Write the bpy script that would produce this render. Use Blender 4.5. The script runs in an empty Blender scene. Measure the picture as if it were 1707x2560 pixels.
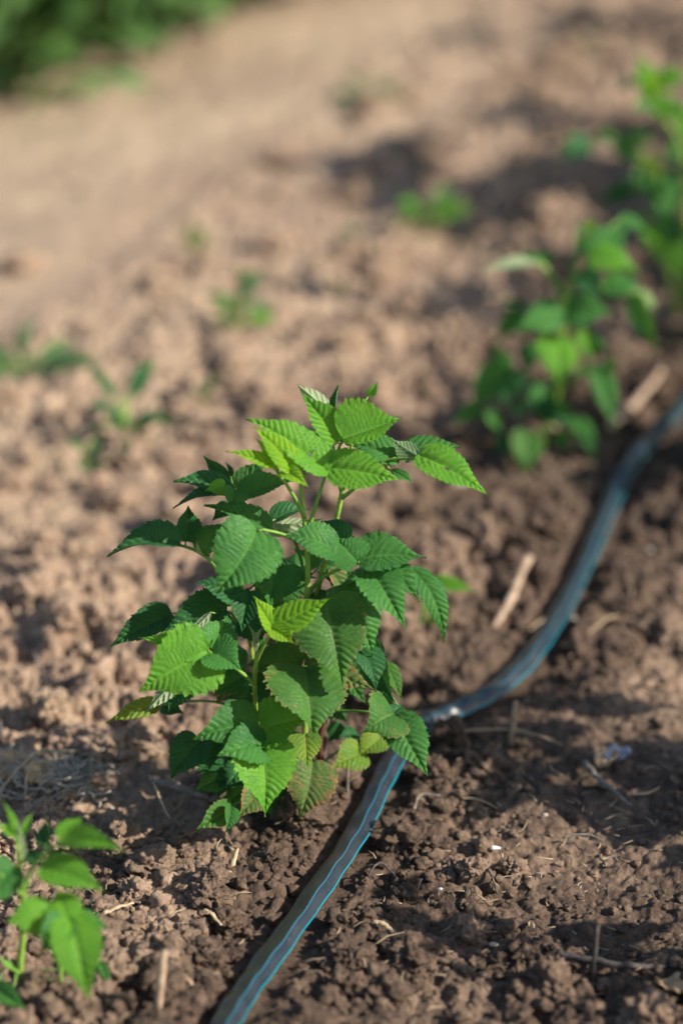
import bpy, math, random
import numpy as np
from mathutils import Vector, Matrix, noise as mnoise

# ------------------------------------------------------------------ camera, sky, sun, exposure
scene = bpy.context.scene
COL = scene.collection
CAM_H, PITCH, LENS = 1.10, math.radians(25.0), 100.0
K = 36.0 / LENS / 2560.0
cam = bpy.data.cameras.new("camera")
cam_o = bpy.data.objects.new("camera", cam); COL.objects.link(cam_o)
cam_o.location = (0, 0, CAM_H)
cam_o.rotation_euler = (math.pi / 2 - PITCH, 0, 0)
cam.sensor_fit = 'VERTICAL'; cam.sensor_height = 36.0; cam.sensor_width = 24.0
cam.lens = LENS; cam.clip_start = 0.05; cam.clip_end = 400
cam.dof.use_dof = True; cam.dof.focus_distance = 2.02; cam.dof.aperture_fstop = 2.15
cam.dof.aperture_blades = 9
scene.camera = cam_o

SUN_AZ, SUN_EL = math.radians(-16), math.radians(34)     # measured from +X, towards the camera
SUN = Vector((math.cos(SUN_AZ) * math.cos(SUN_EL), math.sin(SUN_AZ) * math.cos(SUN_EL), math.sin(SUN_EL)))
sl = bpy.data.lights.new("sun", 'SUN'); sl.energy = 5.0; sl.angle = math.radians(0.53); sl.color = (1.0, 0.93, 0.82)
so = bpy.data.objects.new("sun", sl); COL.objects.link(so)
so.rotation_euler = SUN.to_track_quat('Z', 'Y').to_euler(); so.location = (2, -1, 3)
world = bpy.data.worlds.new("World"); scene.world = world; world.use_nodes = True
wn = world.node_tree
for n_ in list(wn.nodes): wn.nodes.remove(n_)
wo = wn.nodes.new('ShaderNodeOutputWorld'); wb = wn.nodes.new('ShaderNodeBackground'); ws = wn.nodes.new('ShaderNodeTexSky')
ws.sky_type = 'NISHITA'; ws.sun_disc = False; ws.sun_elevation = SUN_EL
ws.sun_rotation = math.atan2(SUN.x, SUN.y)
wb.inputs['Strength'].default_value = 0.10
wn.links.new(ws.outputs[0], wb.inputs['Color']); wn.links.new(wb.outputs[0], wo.inputs['Surface'])
scene.view_settings.view_transform = 'Standard'; scene.view_settings.look = 'None'
scene.view_settings.exposure = 0.62; scene.view_settings.gamma = 1.0
scene.cycles.use_denoising = True
scene.cycles.max_bounces = 8; scene.cycles.transmission_bounces = 4; scene.cycles.transparent_max_bounces = 6

RX = Vector((1, 0, 0)); UP = Vector((0, math.sin(PITCH), math.cos(PITCH))); FW = Vector((0, math.cos(PITCH), -math.sin(PITCH)))
def ray(X, Y):
    return (FW + RX * ((X - 853.5) * K) + UP * ((1280 - Y) * K))

# ------------------------------------------------------------------ noise
def _h(ix, iy, s):
    a = (ix.astype(np.int64) * 374761393 + iy.astype(np.int64) * 668265263 + s * 2246822519) & 0xFFFFFFFF
    a = ((a ^ (a >> 13)) * 1274126177) & 0xFFFFFFFF
    a = ((a ^ (a >> 16)) * 2654435761) & 0xFFFFFFFF
    return ((a ^ (a >> 15)) & 0xFFFFFF) / float(0xFFFFFF)
def vnoise(x, y, s=0):
    ix = np.floor(x); iy = np.floor(y); fx = x - ix; fy = y - iy
    fx = fx * fx * fx * (fx * (fx * 6 - 15) + 10); fy = fy * fy * fy * (fy * (fy * 6 - 15) + 10)
    a = _h(ix, iy, s); b = _h(ix + 1, iy, s); c = _h(ix, iy + 1, s); d = _h(ix + 1, iy + 1, s)
    return (a + (b - a) * fx) * (1 - fy) + (c + (d - c) * fx) * fy
def fbm(x, y, s=0, o=4):
    t = np.zeros_like(x); a = 1.0; n = 0
    for i in range(o):
        t += a * vnoise(x * 2 ** i + 17.3 * i, y * 2 ** i - 9.1 * i, s + i); n += a; a *= 0.5
    return t / n
def lumps(x, y, s=0):
    """rounded clods: the upper hull of a ball of its own size in every cell"""
    ix = np.floor(x); iy = np.floor(y); best = np.zeros_like(x)
    for dx in (-1, 0, 1):
        for dy in (-1, 0, 1):
            cx = ix + dx; cy = iy + dy
            px = cx + _h(cx, cy, s); py = cy + _h(cx, cy, s + 1)
            r = 0.35 + 0.65 * _h(cx, cy, s + 2) ** 1.5
            d2 = ((x - px) ** 2 + (y - py) ** 2) / (r * r)
            best = np.maximum(best, r * np.sqrt(np.clip(1 - d2, 0, 1)))
    return best

# ------------------------------------------------------------------ terrain
RX0, RY0 = -0.03, 1.85                      # the planted row passes here
def side(x, y):                             # metres to the left of the row
    return (x - RX0) * -0.94 + (y - RY0) * 0.33
def macro(x, y):
    x = np.asarray(x, float); y = np.asarray(y, float)
    s = side(x, y)
    h = -0.13 * 0.12 * np.log1p(np.exp(np.clip((s - 0.62) / 0.12, -40, 40)))
    h = h + 0.13 * 0.4 * np.log1p(np.exp(np.clip((s - 3.2) / 0.4, -40, 40)))
    h = h + 0.030 * (fbm(x * 2.2, y * 2.2, 5, 3) - .5) * np.clip(1.4 - np.hypot(x, y - 1.9) * .1, .3, 1)
    h = h + 0.012 * np.exp(-((s) / 0.12) ** 2)
    return h
def ground_hit(X, Y):
    d = ray(X, Y); t0 = 0.6; prev = t0
    t = t0
    while t < 60:
        p = Vector((0, 0, CAM_H)) + d * t
        if p.z < float(macro(p.x, p.y)): break
        prev = t; t *= 1.01
    a, b = prev, t
    for _ in range(24):
        m = (a + b) / 2; p = Vector((0, 0, CAM_H)) + d * m
        if p.z < float(macro(p.x, p.y)): b = m
        else: a = m
    return Vector((0, 0, CAM_H)) + d * b

O_ = 1 / 0.9186                              # pixels read in the downsized overview -> full
hose_px = [(470, 2500), (505, 2410), (548, 2330), (612, 2235), (700, 2120), (775, 2010), (838, 1900), (888, 1800), (925, 1730), (958, 1690), (985, 1674),
           (1060, 1652), (1140, 1604), (1225, 1518), (1292, 1410), (1345, 1305), (1388, 1200), (1430, 1110), (1500, 1022), (1580, 930), (1680, 800), (1800, 640)]
hose_ctrl = [ground_hit(x * O_, y * O_) for x, y in hose_px]
def catmull(P, n):
    out = []
    Q = [P[0] * 2 - P[1]] + list(P) + [P[-1] * 2 - P[-2]]
    for i in range(1, len(Q) - 2):
        for k in range(n):
            t = k / n
            out.append(0.5 * ((2 * Q[i]) + (-Q[i - 1] + Q[i + 1]) * t + (2 * Q[i - 1] - 5 * Q[i] + 4 * Q[i + 1] - Q[i + 2]) * t * t
                              + (-Q[i - 1] + 3 * Q[i] - 3 * Q[i + 1] + Q[i + 2]) * t ** 3))
    out.append(P[-1].copy()); return out
hose_path = catmull(hose_ctrl, 14)
HP = np.array([(p.x, p.y) for p in hose_path])
def hose_dist(x, y):
    best = np.full(x.shape, 9.0)
    m = (y < 6)
    xm = x[m]; ym = y[m]; bb = np.full(xm.shape, 9.0)
    for i in range(0, len(HP) - 4, 4):
        a = HP[i]; b = HP[i + 4]; ab = b - a; L = ab @ ab
        t = np.clip(((xm - a[0]) * ab[0] + (ym - a[1]) * ab[1]) / L, 0, 1)
        bb = np.minimum(bb, np.hypot(xm - a[0] - t * ab[0], ym - a[1] - t * ab[1]))
    best[m] = bb
    return best
def detail(x, y, hd=None):
    if hd is None: hd = hose_dist(x, y)
    s = side(x, y)
    rough = np.clip(fbm(x * 5, y * 5, 31, 3) * 2.4 - 0.55, 0.25, 1.2)
    smooth_patch = np.clip(((x - 0.09) / 0.10), 0, 1) * np.clip((2.06 - y) / 0.12, 0, 1) * np.clip((y - 1.56) / 0.10, 0, 1)
    rough = rough * (1 - 0.75 * smooth_patch) * (1 - 0.93 * np.clip((s - 0.27 + 0.22 * (fbm(x * 3, y * 3, 93, 3) - .5)) / 0.42, 0, 1) * np.clip((y - 2.0) / .4, 0, 1))
    wx = x + 0.004 * (vnoise(x * 90, y * 90, 3) - .5); wy = y + 0.004 * (vnoise(x * 90, y * 90, 4) - .5)
    wx = wx + 0.010 * (fbm(x * 45, y * 45, 61, 3) - .5); wy = wy + 0.010 * (fbm(x * 45, y * 45, 62, 3) - .5)
    h = rough * (0.015 * lumps(wx / 0.043, wy / 0.043, 11) + 0.012 * lumps(wx / 0.021, wy / 0.021, 12))
    h = h + np.clip(0.35 + 0.65 * rough - .3 * (s > .6), .1, 2) * (0.0090 * lumps(wx / 0.0105, wy / 0.0105, 13) + 0.0046 * lumps(x / 0.0054, y / 0.0054, 14))
    h = h - 0.010 * rough * np.clip(fbm(x * 62, y * 62, 66, 3) * 3.2 - 1.75, 0, 1)
    h = h + 0.012 * (fbm(x * 22, y * 22, 7, 4) - .5) + 0.0016 * (fbm(x * 260, y * 260, 8, 2) - .5)
    near = np.exp(-(hd / 0.0185) ** 4)
    return h * (1 - near) - 0.002 * near - 0.003
def wetness_and_shade(x, y, hd):
    n = fbm(x * 9, y * 9, 41, 4)
    w = np.exp(-(hd / (0.05 + 0.12 * n)) ** 2)
    s = side(x, y)
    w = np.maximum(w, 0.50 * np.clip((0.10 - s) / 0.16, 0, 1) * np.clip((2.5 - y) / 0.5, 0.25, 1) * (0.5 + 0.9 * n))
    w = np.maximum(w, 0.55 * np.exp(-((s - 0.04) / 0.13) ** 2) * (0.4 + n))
    w = np.maximum(w, (0.42 + .4 * n) * np.clip((x - .03) / .08, 0, 1) * np.clip((2.1 - y) / .15, 0, 1))  # lower right: moist soil, with the shade lying there darkened into the colour too
    return np.clip(w, 0, 1)

# ------------------------------------------------------------------ materials
def new_mat(name):
    m = bpy.data.materials.new(name); m.use_nodes = True
    nt = m.node_tree
    for n in list(nt.nodes): nt.nodes.remove(n)
    out = nt.nodes.new('ShaderNodeOutputMaterial')
    return m, nt, out
def N(nt, typ, **kw):
    n = nt.nodes.new(typ)
    for k, v in kw.items():
        if hasattr(n, k): setattr(n, k, v)
        else: n.inputs[k].default_value = v
    return n
def ramp(nt, stops, src, interp='LINEAR'):
    r = nt.nodes.new('ShaderNodeValToRGB'); r.color_ramp.interpolation = interp
    e = r.color_ramp.elements
    while len(e) < len(stops): e.new(0.5)
    for i, (p, c) in enumerate(stops):
        e[i].position = p; e[i].color = (*c, 1) if len(c) == 3 else c
    nt.links.new(src, r.inputs[0]); return r.outputs[0]
def mixc(nt, fac, a, b, typ='MIX'):
    m = nt.nodes.new('ShaderNodeMix'); m.data_type = 'RGBA'; m.blend_type = typ
    for s, i in ((fac, 0), (a, 6), (b, 7)):
        if isinstance(s, (int, float)): m.inputs[i].default_value = s
        elif isinstance(s, tuple): m.inputs[i].default_value = (*s, 1)
        else: nt.links.new(s, m.inputs[i])
    return m.outputs[2]
def math_(nt, op, a, b=None, c=None, clamp=False):
    m = nt.nodes.new('ShaderNodeMath'); m.operation = op; m.use_clamp = clamp
    for i, s in enumerate((a, b, c)):
        if s is None: continue
        if isinstance(s, (int, float)): m.inputs[i].default_value = s
        else: nt.links.new(s, m.inputs[i])
    return m.outputs[0]

def soil_material(clod=False):
    m, nt, out = new_mat('clod_soil' if clod else 'soil')
    geo = N(nt, 'ShaderNodeNewGeometry'); pos = geo.outputs['Position']
    def noise(scale, det=4, rough=.55):
        n = N(nt, 'ShaderNodeTexNoise'); n.inputs['Scale'].default_value = scale; n.inputs['Detail'].default_value = det
        n.inputs['Roughness'].default_value = rough; nt.links.new(pos, n.inputs['Vector']); return n.outputs[0]
    n1 = noise(14, 5); n2 = noise(95, 5, .65); n3 = noise(650, 3, .7)
    wet_shade = N(nt, 'ShaderNodeAttribute', attribute_name='wet_shade').outputs['Fac']
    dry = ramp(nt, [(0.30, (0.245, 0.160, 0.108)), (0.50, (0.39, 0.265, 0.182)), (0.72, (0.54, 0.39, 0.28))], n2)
    wet_shade_col = ramp(nt, [(0.3, (0.046, 0.033, 0.025)), (0.52, (0.118, 0.077, 0.052)), (0.75, (0.215, 0.143, 0.096))], n2)
    wf = math_(nt, 'ADD', wet_shade, math_(nt, 'MULTIPLY', math_(nt, 'SUBTRACT', n1, 0.5), 0.9))
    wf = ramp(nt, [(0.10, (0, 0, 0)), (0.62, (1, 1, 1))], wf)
    base = mixc(nt, wf, dry, wet_shade_col)
    # pale dust lying on the far dry side
    base = mixc(nt, math_(nt, 'MULTIPLY', ramp(nt, [(0.42, (0, 0, 0)), (0.7, (1, 1, 1))], n1), math_(nt, 'MULTIPLY', math_(nt, 'SUBTRACT', 1.0, wf), 0.35)), base, (0.56, 0.43, 0.29))
    du = N(nt, 'ShaderNodeAttribute', attribute_name='dust').outputs['Fac']
    nb = noise(2.6, 4)
    pale = ramp(nt, [(0.35, (0.40, 0.285, 0.195)), (0.6, (0.63, 0.475, 0.315))], nb)
    base = mixc(nt, math_(nt, 'MULTIPLY', du, 0.85), base, pale)
    # fine pale grains and dark crumbs
    base = mixc(nt, ramp(nt, [(0.70, (0, 0, 0)), (0.78, (.55, .55, .55))], n3), base, (0.52, 0.41, 0.31))
    base = mixc(nt, ramp(nt, [(0.26, (.7, .7, .7)), (0.38, (0, 0, 0))], n3), base, (0.060, 0.040, 0.028))
    bs = N(nt, 'ShaderNodeBsdfPrincipled'); nt.links.new(base, bs.inputs['Base Color'])
    nt.links.new(ramp(nt, [(0, (.97, .97, .97)), (1, (.72, .72, .72))], wf), bs.inputs['Roughness'])
    bs.inputs['Specular IOR Level'].default_value = 0.25
    hsum = math_(nt, 'ADD', math_(nt, 'MULTIPLY', noise(420, 6, .7), 1.0), math_(nt, 'MULTIPLY', noise(140, 3, .5), 1.6))
    b = N(nt, 'ShaderNodeBump'); b.inputs['Distance'].default_value = 0.0028; b.inputs['Strength'].default_value = 0.9
    nt.links.new(hsum, b.inputs['Height']); nt.links.new(b.outputs[0], bs.inputs['Normal'])
    nt.links.new(bs.outputs[0], out.inputs['Surface'])
    return m

def leaf_material(name, light, dark, vein, trans=0.30, wear=0.0, under=(0.17, 0.27, 0.12), rough=0.46, tcol=None, speck=(0.30, 0.17, 0.07)):
    m, nt, out = new_mat(name)
    uv = N(nt, 'ShaderNodeUVMap'); uv.uv_map = 'leaf'
    geo = N(nt, 'ShaderNodeNewGeometry')
    sep = N(nt, 'ShaderNodeSeparateXYZ'); nt.links.new(uv.outputs[0], sep.inputs[0])
    u, v = sep.outputs[0], sep.outputs[1]
    ph = N(nt, 'ShaderNodeAttribute', attribute_name='vein').outputs['Fac']
    av = math_(nt, 'ABSOLUTE', math_(nt, 'SUBTRACT', v, 0.5))            # 0 midrib .. 0.5 margin
    fr = math_(nt, 'ABSOLUTE', math_(nt, 'SUBTRACT', math_(nt, 'FRACT', math_(nt, 'ADD', ph, 0.5)), 0.5))   # 0 at a side vein
    veinm = math_(nt, 'SUBTRACT', 1.0, math_(nt, 'MULTIPLY', fr, 9.0), clamp=True)
    midm = math_(nt, 'SUBTRACT', 1.0, math_(nt, 'MULTIPLY', av, 30.0), clamp=True)
    vm = math_(nt, 'MAXIMUM', math_(nt, 'MULTIPLY', veinm, 0.28), midm)
    oi = N(nt, 'ShaderNodeObjectInfo')
    nz = N(nt, 'ShaderNodeTexNoise', Scale=45.0, Detail=4.0); nt.links.new(geo.outputs['Position'], nz.inputs['Vector'])
    col = mixc(nt, ramp(nt, [(0.35, (0, 0, 0)), (0.65, (1, 1, 1))], nz.outputs[0]), dark, light)
    col = mixc(nt, math_(nt, 'MULTIPLY', oi.outputs['Random'], 0.22), col, tuple(c * .55 for c in dark))
    fine = N(nt, 'ShaderNodeTexVoronoi', Scale=900.0); fine.feature = 'DISTANCE_TO_EDGE'; nt.links.new(geo.outputs['Position'], fine.inputs['Vector'])
    net = math_(nt, 'SUBTRACT', 1.0, math_(nt, 'MULTIPLY', fine.outputs['Distance'], 9.0), clamp=True)
    col = mixc(nt, math_(nt, 'MULTIPLY', net, 0.22), col, tuple(c * .6 for c in dark))
    col = mixc(nt, math_(nt, 'MULTIPLY', vm, 0.6), col, vein)
    if wear > 0:
        wz = N(nt, 'ShaderNodeTexNoise', Scale=170.0, Detail=5.0, Roughness=.7); nt.links.new(geo.outputs['Position'], wz.inputs['Vector'])
        em = math_(nt, 'ADD', math_(nt, 'MULTIPLY', av, 0.55 * wear), math_(nt, 'MULTIPLY', nz.outputs[0], 0.35 * wear))
        sp = math_(nt, 'MULTIPLY', math_(nt, 'SUBTRACT', math_(nt, 'ADD', wz.outputs[0], em), 0.80), 7.0, clamp=True)
        col = mixc(nt, math_(nt, 'MULTIPLY', sp, 0.85), col, speck)
        rim = math_(nt, 'MULTIPLY', math_(nt, 'SUBTRACT', math_(nt, 'ADD', av, math_(nt, 'MULTIPLY', wz.outputs[0], 0.08)), 0.515), 30.0, clamp=True)
        col = mixc(nt, math_(nt, 'MULTIPLY', rim, min(1, wear)), col, (0.42, 0.27, 0.13))
    ds = N(nt, 'ShaderNodeTexNoise', Scale=320.0, Detail=3.0, Roughness=.7); nt.links.new(geo.outputs['Position'], ds.inputs['Vector'])
    dl = N(nt, 'ShaderNodeTexNoise', Scale=22.0, Detail=3.0); nt.links.new(geo.outputs['Position'], dl.inputs['Vector'])
    dsm = math_(nt, 'MULTIPLY', math_(nt, 'SUBTRACT', math_(nt, 'ADD', ds.outputs[0], math_(nt, 'MULTIPLY', dl.outputs[0], .4)), 0.84), 6.0, clamp=True)
    col = mixc(nt, math_(nt, 'MULTIPLY', dsm, 0.55), col, (0.24, 0.20, 0.12))
    ucol = mixc(nt, math_(nt, 'MULTIPLY', vm, 0.5), under, tuple(min(1, c * 1.35) for c in under))
    colf = mixc(nt, geo.outputs['Backfacing'], col, ucol)
    bs = N(nt, 'ShaderNodeBsdfPrincipled'); nt.links.new(colf, bs.inputs['Base Color'])
    bs.inputs['Roughness'].default_value = rough; bs.inputs['Specular IOR Level'].default_value = 0.26
    tr = N(nt, 'ShaderNodeBsdfTranslucent')
    tc = tcol or tuple(min(1, c * 1.7) for c in light)
    tmix = mixc(nt, 0.35, tc, col); nt.links.new(tmix, tr.inputs['Color'])
    b = N(nt, 'ShaderNodeBump'); b.inputs['Distance'].default_value = 0.0007; b.inputs['Strength'].default_value = 0.8
    hh = math_(nt, 'SUBTRACT', 0.6, math_(nt, 'MULTIPLY', net, 0.45)); hh = math_(nt, 'SUBTRACT', hh, math_(nt, 'MULTIPLY', vm, 0.9))
    nt.links.new(hh, b.inputs['Height']); nt.links.new(b.outputs[0], bs.inputs['Normal']); nt.links.new(b.outputs[0], tr.inputs['Normal'])
    mx = N(nt, 'ShaderNodeMixShader'); mx.inputs[0].default_value = trans
    nt.links.new(bs.outputs[0], mx.inputs[1]); nt.links.new(tr.outputs[0], mx.inputs[2]); nt.links.new(mx.outputs[0], out.inputs['Surface'])
    return m

def simple_material(name, a, b, scale=60, rough=0.7, bump=0.0006, spec=0.3, stretch=None):
    m, nt, out = new_mat(name)
    geo = N(nt, 'ShaderNodeNewGeometry')
    nz = N(nt, 'ShaderNodeTexNoise', Scale=float(scale), Detail=5.0, Roughness=.65); nt.links.new(geo.outputs['Position'], nz.inputs['Vector'])
    col = ramp(nt, [(0.32, a), (0.68, b)], nz.outputs[0])
    bs = N(nt, 'ShaderNodeBsdfPrincipled'); nt.links.new(col, bs.inputs['Base Color'])
    bs.inputs['Roughness'].default_value = rough; bs.inputs['Specular IOR Level'].default_value = spec
    n2 = N(nt, 'ShaderNodeTexNoise', Scale=float(scale) * 6, Detail=4.0); nt.links.new(geo.outputs['Position'], n2.inputs['Vector'])
    bp = N(nt, 'ShaderNodeBump'); bp.inputs['Distance'].default_value = bump; nt.links.new(n2.outputs[0], bp.inputs['Height'])
    nt.links.new(bp.outputs[0], bs.inputs['Normal']); nt.links.new(bs.outputs[0], out.inputs['Surface'])
    return m

def hose_material():
    m, nt, out = new_mat('drip_hose_plastic')
    uv = N(nt, 'ShaderNodeUVMap'); uv.uv_map = 'hose'
    sep = N(nt, 'ShaderNodeSeparateXYZ'); nt.links.new(uv.outputs[0], sep.inputs[0])
    v = sep.outputs[1]; geo = N(nt, 'ShaderNodeNewGeometry')
    nz = N(nt, 'ShaderNodeTexNoise', Scale=60.0, Detail=5.0, Roughness=.65); nt.links.new(geo.outputs['Position'], nz.inputs['Vector'])
    n2 = N(nt, 'ShaderNodeTexNoise', Scale=500.0, Detail=3.0); nt.links.new(geo.outputs['Position'], n2.inputs['Vector'])
    vv = math_(nt, 'ADD', v, math_(nt, 'MULTIPLY', math_(nt, 'SUBTRACT', nz.outputs[0], .5), 0.006))
    base = ramp(nt, [(0.0, (0.010, 0.016, 0.022)), (0.22, (0.012, 0.022, 0.034)), (0.25, (0.018, 0.021, 0.015)), (0.60, (0.022, 0.022, 0.013)), (0.7, (0.02, 0.02, 0.014))], v)  # right face bluish: sky reflection put into the base colour; left face olive
    def stripe(c, w): return math_(nt, 'SUBTRACT', 1.0, math_(nt, 'DIVIDE', math_(nt, 'ABSOLUTE', math_(nt, 'SUBTRACT', vv, c)), w), clamp=True)
    def band(c, w): return math_(nt, 'MULTIPLY', stripe(c, w), 3.0, clamp=True)
    col = mixc(nt, band(0.036, 0.026), base, (0.0, 0.26, 0.35))
    col = mixc(nt, band(0.215, 0.0085), col, (0.03, 0.15, 0.21))
    nl = N(nt, 'ShaderNodeTexNoise', Scale=9.0, Detail=6.0, Roughness=.7); nt.links.new(geo.outputs['Position'], nl.inputs['Vector'])
    n4 = N(nt, 'ShaderNodeTexNoise', Scale=260.0, Detail=6.0, Roughness=.75); nt.links.new(geo.outputs['Position'], n4.inputs['Vector'])
    dust = ramp(nt, [(0.42, (0, 0, 0)), (0.66, (1, 1, 1))], nl.outputs[0])
    col = mixc(nt, math_(nt, 'MULTIPLY', math_(nt, 'ADD', dust, .10), .13), col, (0.09, 0.070, 0.050))
    col = mixc(nt, ramp(nt, [(0.60, (0, 0, 0)), (0.68, (.5, .5, .5))], n4.outputs[0]), col, (0.15, 0.105, 0.072))
    bs = N(nt, 'ShaderNodeBsdfPrincipled'); nt.links.new(col, bs.inputs['Base Color'])
    nt.links.new(ramp(nt, [(0.3, (.24, .24, .24)), (0.7, (.42, .42, .42))], nz.outputs[0]), bs.inputs['Roughness'])
    bs.inputs['Specular IOR Level'].default_value = 0.5
    bp = N(nt, 'ShaderNodeBump'); bp.inputs['Distance'].default_value = 0.0005; bp.inputs['Strength'].default_value = .5
    nt.links.new(math_(nt, 'ADD', nz.outputs[0], math_(nt, 'MULTIPLY', n2.outputs[0], .2)), bp.inputs['Height']); nt.links.new(bp.outputs[0], bs.inputs['Normal'])
    nt.links.new(bs.outputs[0], out.inputs['Surface']); return m

SOIL = soil_material()
M = {
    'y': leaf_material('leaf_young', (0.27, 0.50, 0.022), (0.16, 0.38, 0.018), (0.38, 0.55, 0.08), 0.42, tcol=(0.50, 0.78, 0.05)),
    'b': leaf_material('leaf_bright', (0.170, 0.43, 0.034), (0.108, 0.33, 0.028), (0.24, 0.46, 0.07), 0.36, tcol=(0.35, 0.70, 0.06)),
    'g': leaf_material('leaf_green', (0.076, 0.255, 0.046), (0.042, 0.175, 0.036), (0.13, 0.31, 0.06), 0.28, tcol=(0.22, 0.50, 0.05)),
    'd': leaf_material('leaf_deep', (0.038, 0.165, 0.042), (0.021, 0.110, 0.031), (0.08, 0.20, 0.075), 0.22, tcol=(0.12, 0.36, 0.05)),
    'w': leaf_material('leaf_worn', (0.085, 0.235, 0.034), (0.045, 0.150, 0.026), (0.20, 0.30, 0.09), 0.26, wear=0.62, tcol=(0.28, 0.45, 0.05)),
    'o': leaf_material('leaf_old', (0.15, 0.23, 0.055), (0.075, 0.160, 0.035), (0.26, 0.28, 0.12), 0.24, wear=0.95, tcol=(0.3, 0.36, 0.06)),
    'l': leaf_material('leaf_yellow', (0.22, 0.33, 0.032), (0.11, 0.25, 0.030), (0.34, 0.38, 0.10), 0.32, wear=0.55, tcol=(0.6, 0.6, 0.06)),
    'p': leaf_material('leaf_bud', (0.30, 0.44, 0.16), (0.22, 0.36, 0.12), (0.42, 0.52, 0.26), 0.30, under=(0.36, 0.44, 0.25)),
    'q': leaf_material('leaf_dusty', (0.150, 0.260, 0.110), (0.10, 0.200, 0.080), (0.22, 0.32, 0.16), 0.28),
    'cane': simple_material('cane_green', (0.17, 0.30, 0.045), (0.28, 0.42, 0.075), 70, 0.5),
    'petiole': simple_material('petiole_green', (0.13, 0.27, 0.045), (0.21, 0.36, 0.07), 90, 0.5),
    'dpet': simple_material('petiole_deep', (0.05, 0.14, 0.03), (0.10, 0.20, 0.05), 90, 0.5),
    'red': simple_material('petiole_red', (0.10, 0.03, 0.03), (0.16, 0.07, 0.04), 90, 0.5),
    'wood': simple_material('cane_wood', (0.055, 0.038, 0.026), (0.20, 0.15, 0.11), 130, 0.85, 0.0015),
    'straw': simple_material('dry_straw', (0.40, 0.28, 0.16), (0.62, 0.47, 0.30), 120, 0.75),
    'twig': simple_material('grey_twig', (0.13, 0.11, 0.09), (0.34, 0.29, 0.24), 160, 0.85, 0.001),
    'dtwig': simple_material('dark_twig', (0.05, 0.042, 0.04), (0.15, 0.125, 0.11), 160, 0.85, 0.001),
    'bark': simple_material('pale_bark', (0.30, 0.20, 0.13), (0.60, 0.44, 0.31), 90, 0.85, 0.001),
    'dleaf': simple_material('dry_leaf', (0.42, 0.25, 0.12), (0.66, 0.47, 0.28), 80, 0.7),
    'film': simple_material('pale_film', (0.25, 0.28, 0.34), (0.50, 0.52, 0.56), 60, 0.35),
    'white': simple_material('white_chip', (0.60, 0.60, 0.55), (0.80, 0.80, 0.76), 60, 0.6),
    'stone': simple_material('pale_stone', (0.38, 0.32, 0.26), (0.60, 0.53, 0.45), 90, 0.85, 0.001),
    'litter': simple_material('old_straw', (0.14, 0.10, 0.065), (0.56, 0.42, 0.27), 30, 0.85),
    'fibre': simple_material('dry_fibre', (0.30, 0.26, 0.20), (0.62, 0.55, 0.44), 40, 0.8),
    'hose': hose_material(),
}

# ------------------------------------------------------------------ object helpers
def tag(o, label=None, cat=None, group=None, kind=None):
    if label: o['label'] = label
    if cat: o['category'] = cat
    if group: o['group'] = group
    if kind: o['kind'] = kind
    return o
def empty(name, loc, label, cat, group=None):
    o = bpy.data.objects.new(name, None); o.empty_display_size = 0.02; COL.objects.link(o); o.location = loc
    return tag(o, label, cat, group)
class MB:
    def __init__(s): s.v = []; s.f = []
    def build(s, name, mat, parent=None, origin=None, smooth=True):
        o3 = Vector(origin) if origin is not None else Vector((0, 0, 0))
        me = bpy.data.meshes.new(name); me.from_pydata([tuple(Vector(p) - o3) for p in s.v], [], s.f)
        me.materials.append(mat)
        if smooth: me.polygons.foreach_set('use_smooth', [True] * len(me.polygons))
        o = bpy.data.objects.new(name, me); COL.objects.link(o)
        if parent is not None: o.parent = parent
        else: o.location = o3
        return o
def tube(mb, P, R, sides=8, rng=None, wob=0.0, flat=1.0, cap=True):
    """P world points, R radii; flat<1 squashes the section"""
    n = len(P); base = len(mb.v); nrm = None
    for i in range(n):
        t = (P[min(i + 1, n - 1)] - P[max(i - 1, 0)]).normalized()
        if nrm is None:
            nrm = t.orthogonal().normalized() if abs(t.z) > .9 else (Vector((0, 0, 1)) - t * t.z).normalized()
        else: nrm = (nrm - t * nrm.dot(t)).normalized()
        bi = t.cross(nrm)
        for k in range(sides):
            a = 2 * math.pi * k / sides; r = R[i] * (1 + (rng.uniform(-wob, wob) if rng else 0))
            mb.v.append(P[i] + bi * (math.cos(a) * r) + nrm * (math.sin(a) * r * flat))
    for i in range(n - 1):
        for k in range(sides):
            a = base + i * sides + k; b = base + i * sides + (k + 1) % sides
            mb.f.append((a, b, b + sides, a + sides))
    if cap:
        mb.f.append(tuple(base + k for k in range(sides))[::-1]); mb.f.append(tuple(base + (n - 1) * sides + k for k in range(sides)))
def interp(vals, n):
    return list(np.interp(np.linspace(0, 1, n), np.linspace(0, 1, len(vals)), vals))
def prickles(mb, P, R, rng, every=0.003, ln=0.0016):
    for i in range(len(P) - 1):
        seg = P[i + 1] - P[i]; L = seg.length; t = seg.normalized()
        for _ in range(max(1, int(L / every))):
            q = P[i] + seg * rng.random(); o = t.orthogonal().normalized(); o.rotate(Matrix.Rotation(rng.uniform(0, 6.283), 3, t)); s = t.cross(o)
            r = R[i]; a = len(mb.v); w = 0.00022
            mb.v += [q + o * r * .9 + s * w, q + o * r * .9 - s * w, q + o * r * .9 + t * w * 1.6, q + o * (r + ln * rng.uniform(.5, 1.1)) - t * .0004]
            mb.f += [(a, a + 1, a + 3), (a + 1, a + 2, a + 3), (a + 2, a, a + 3)]

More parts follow.
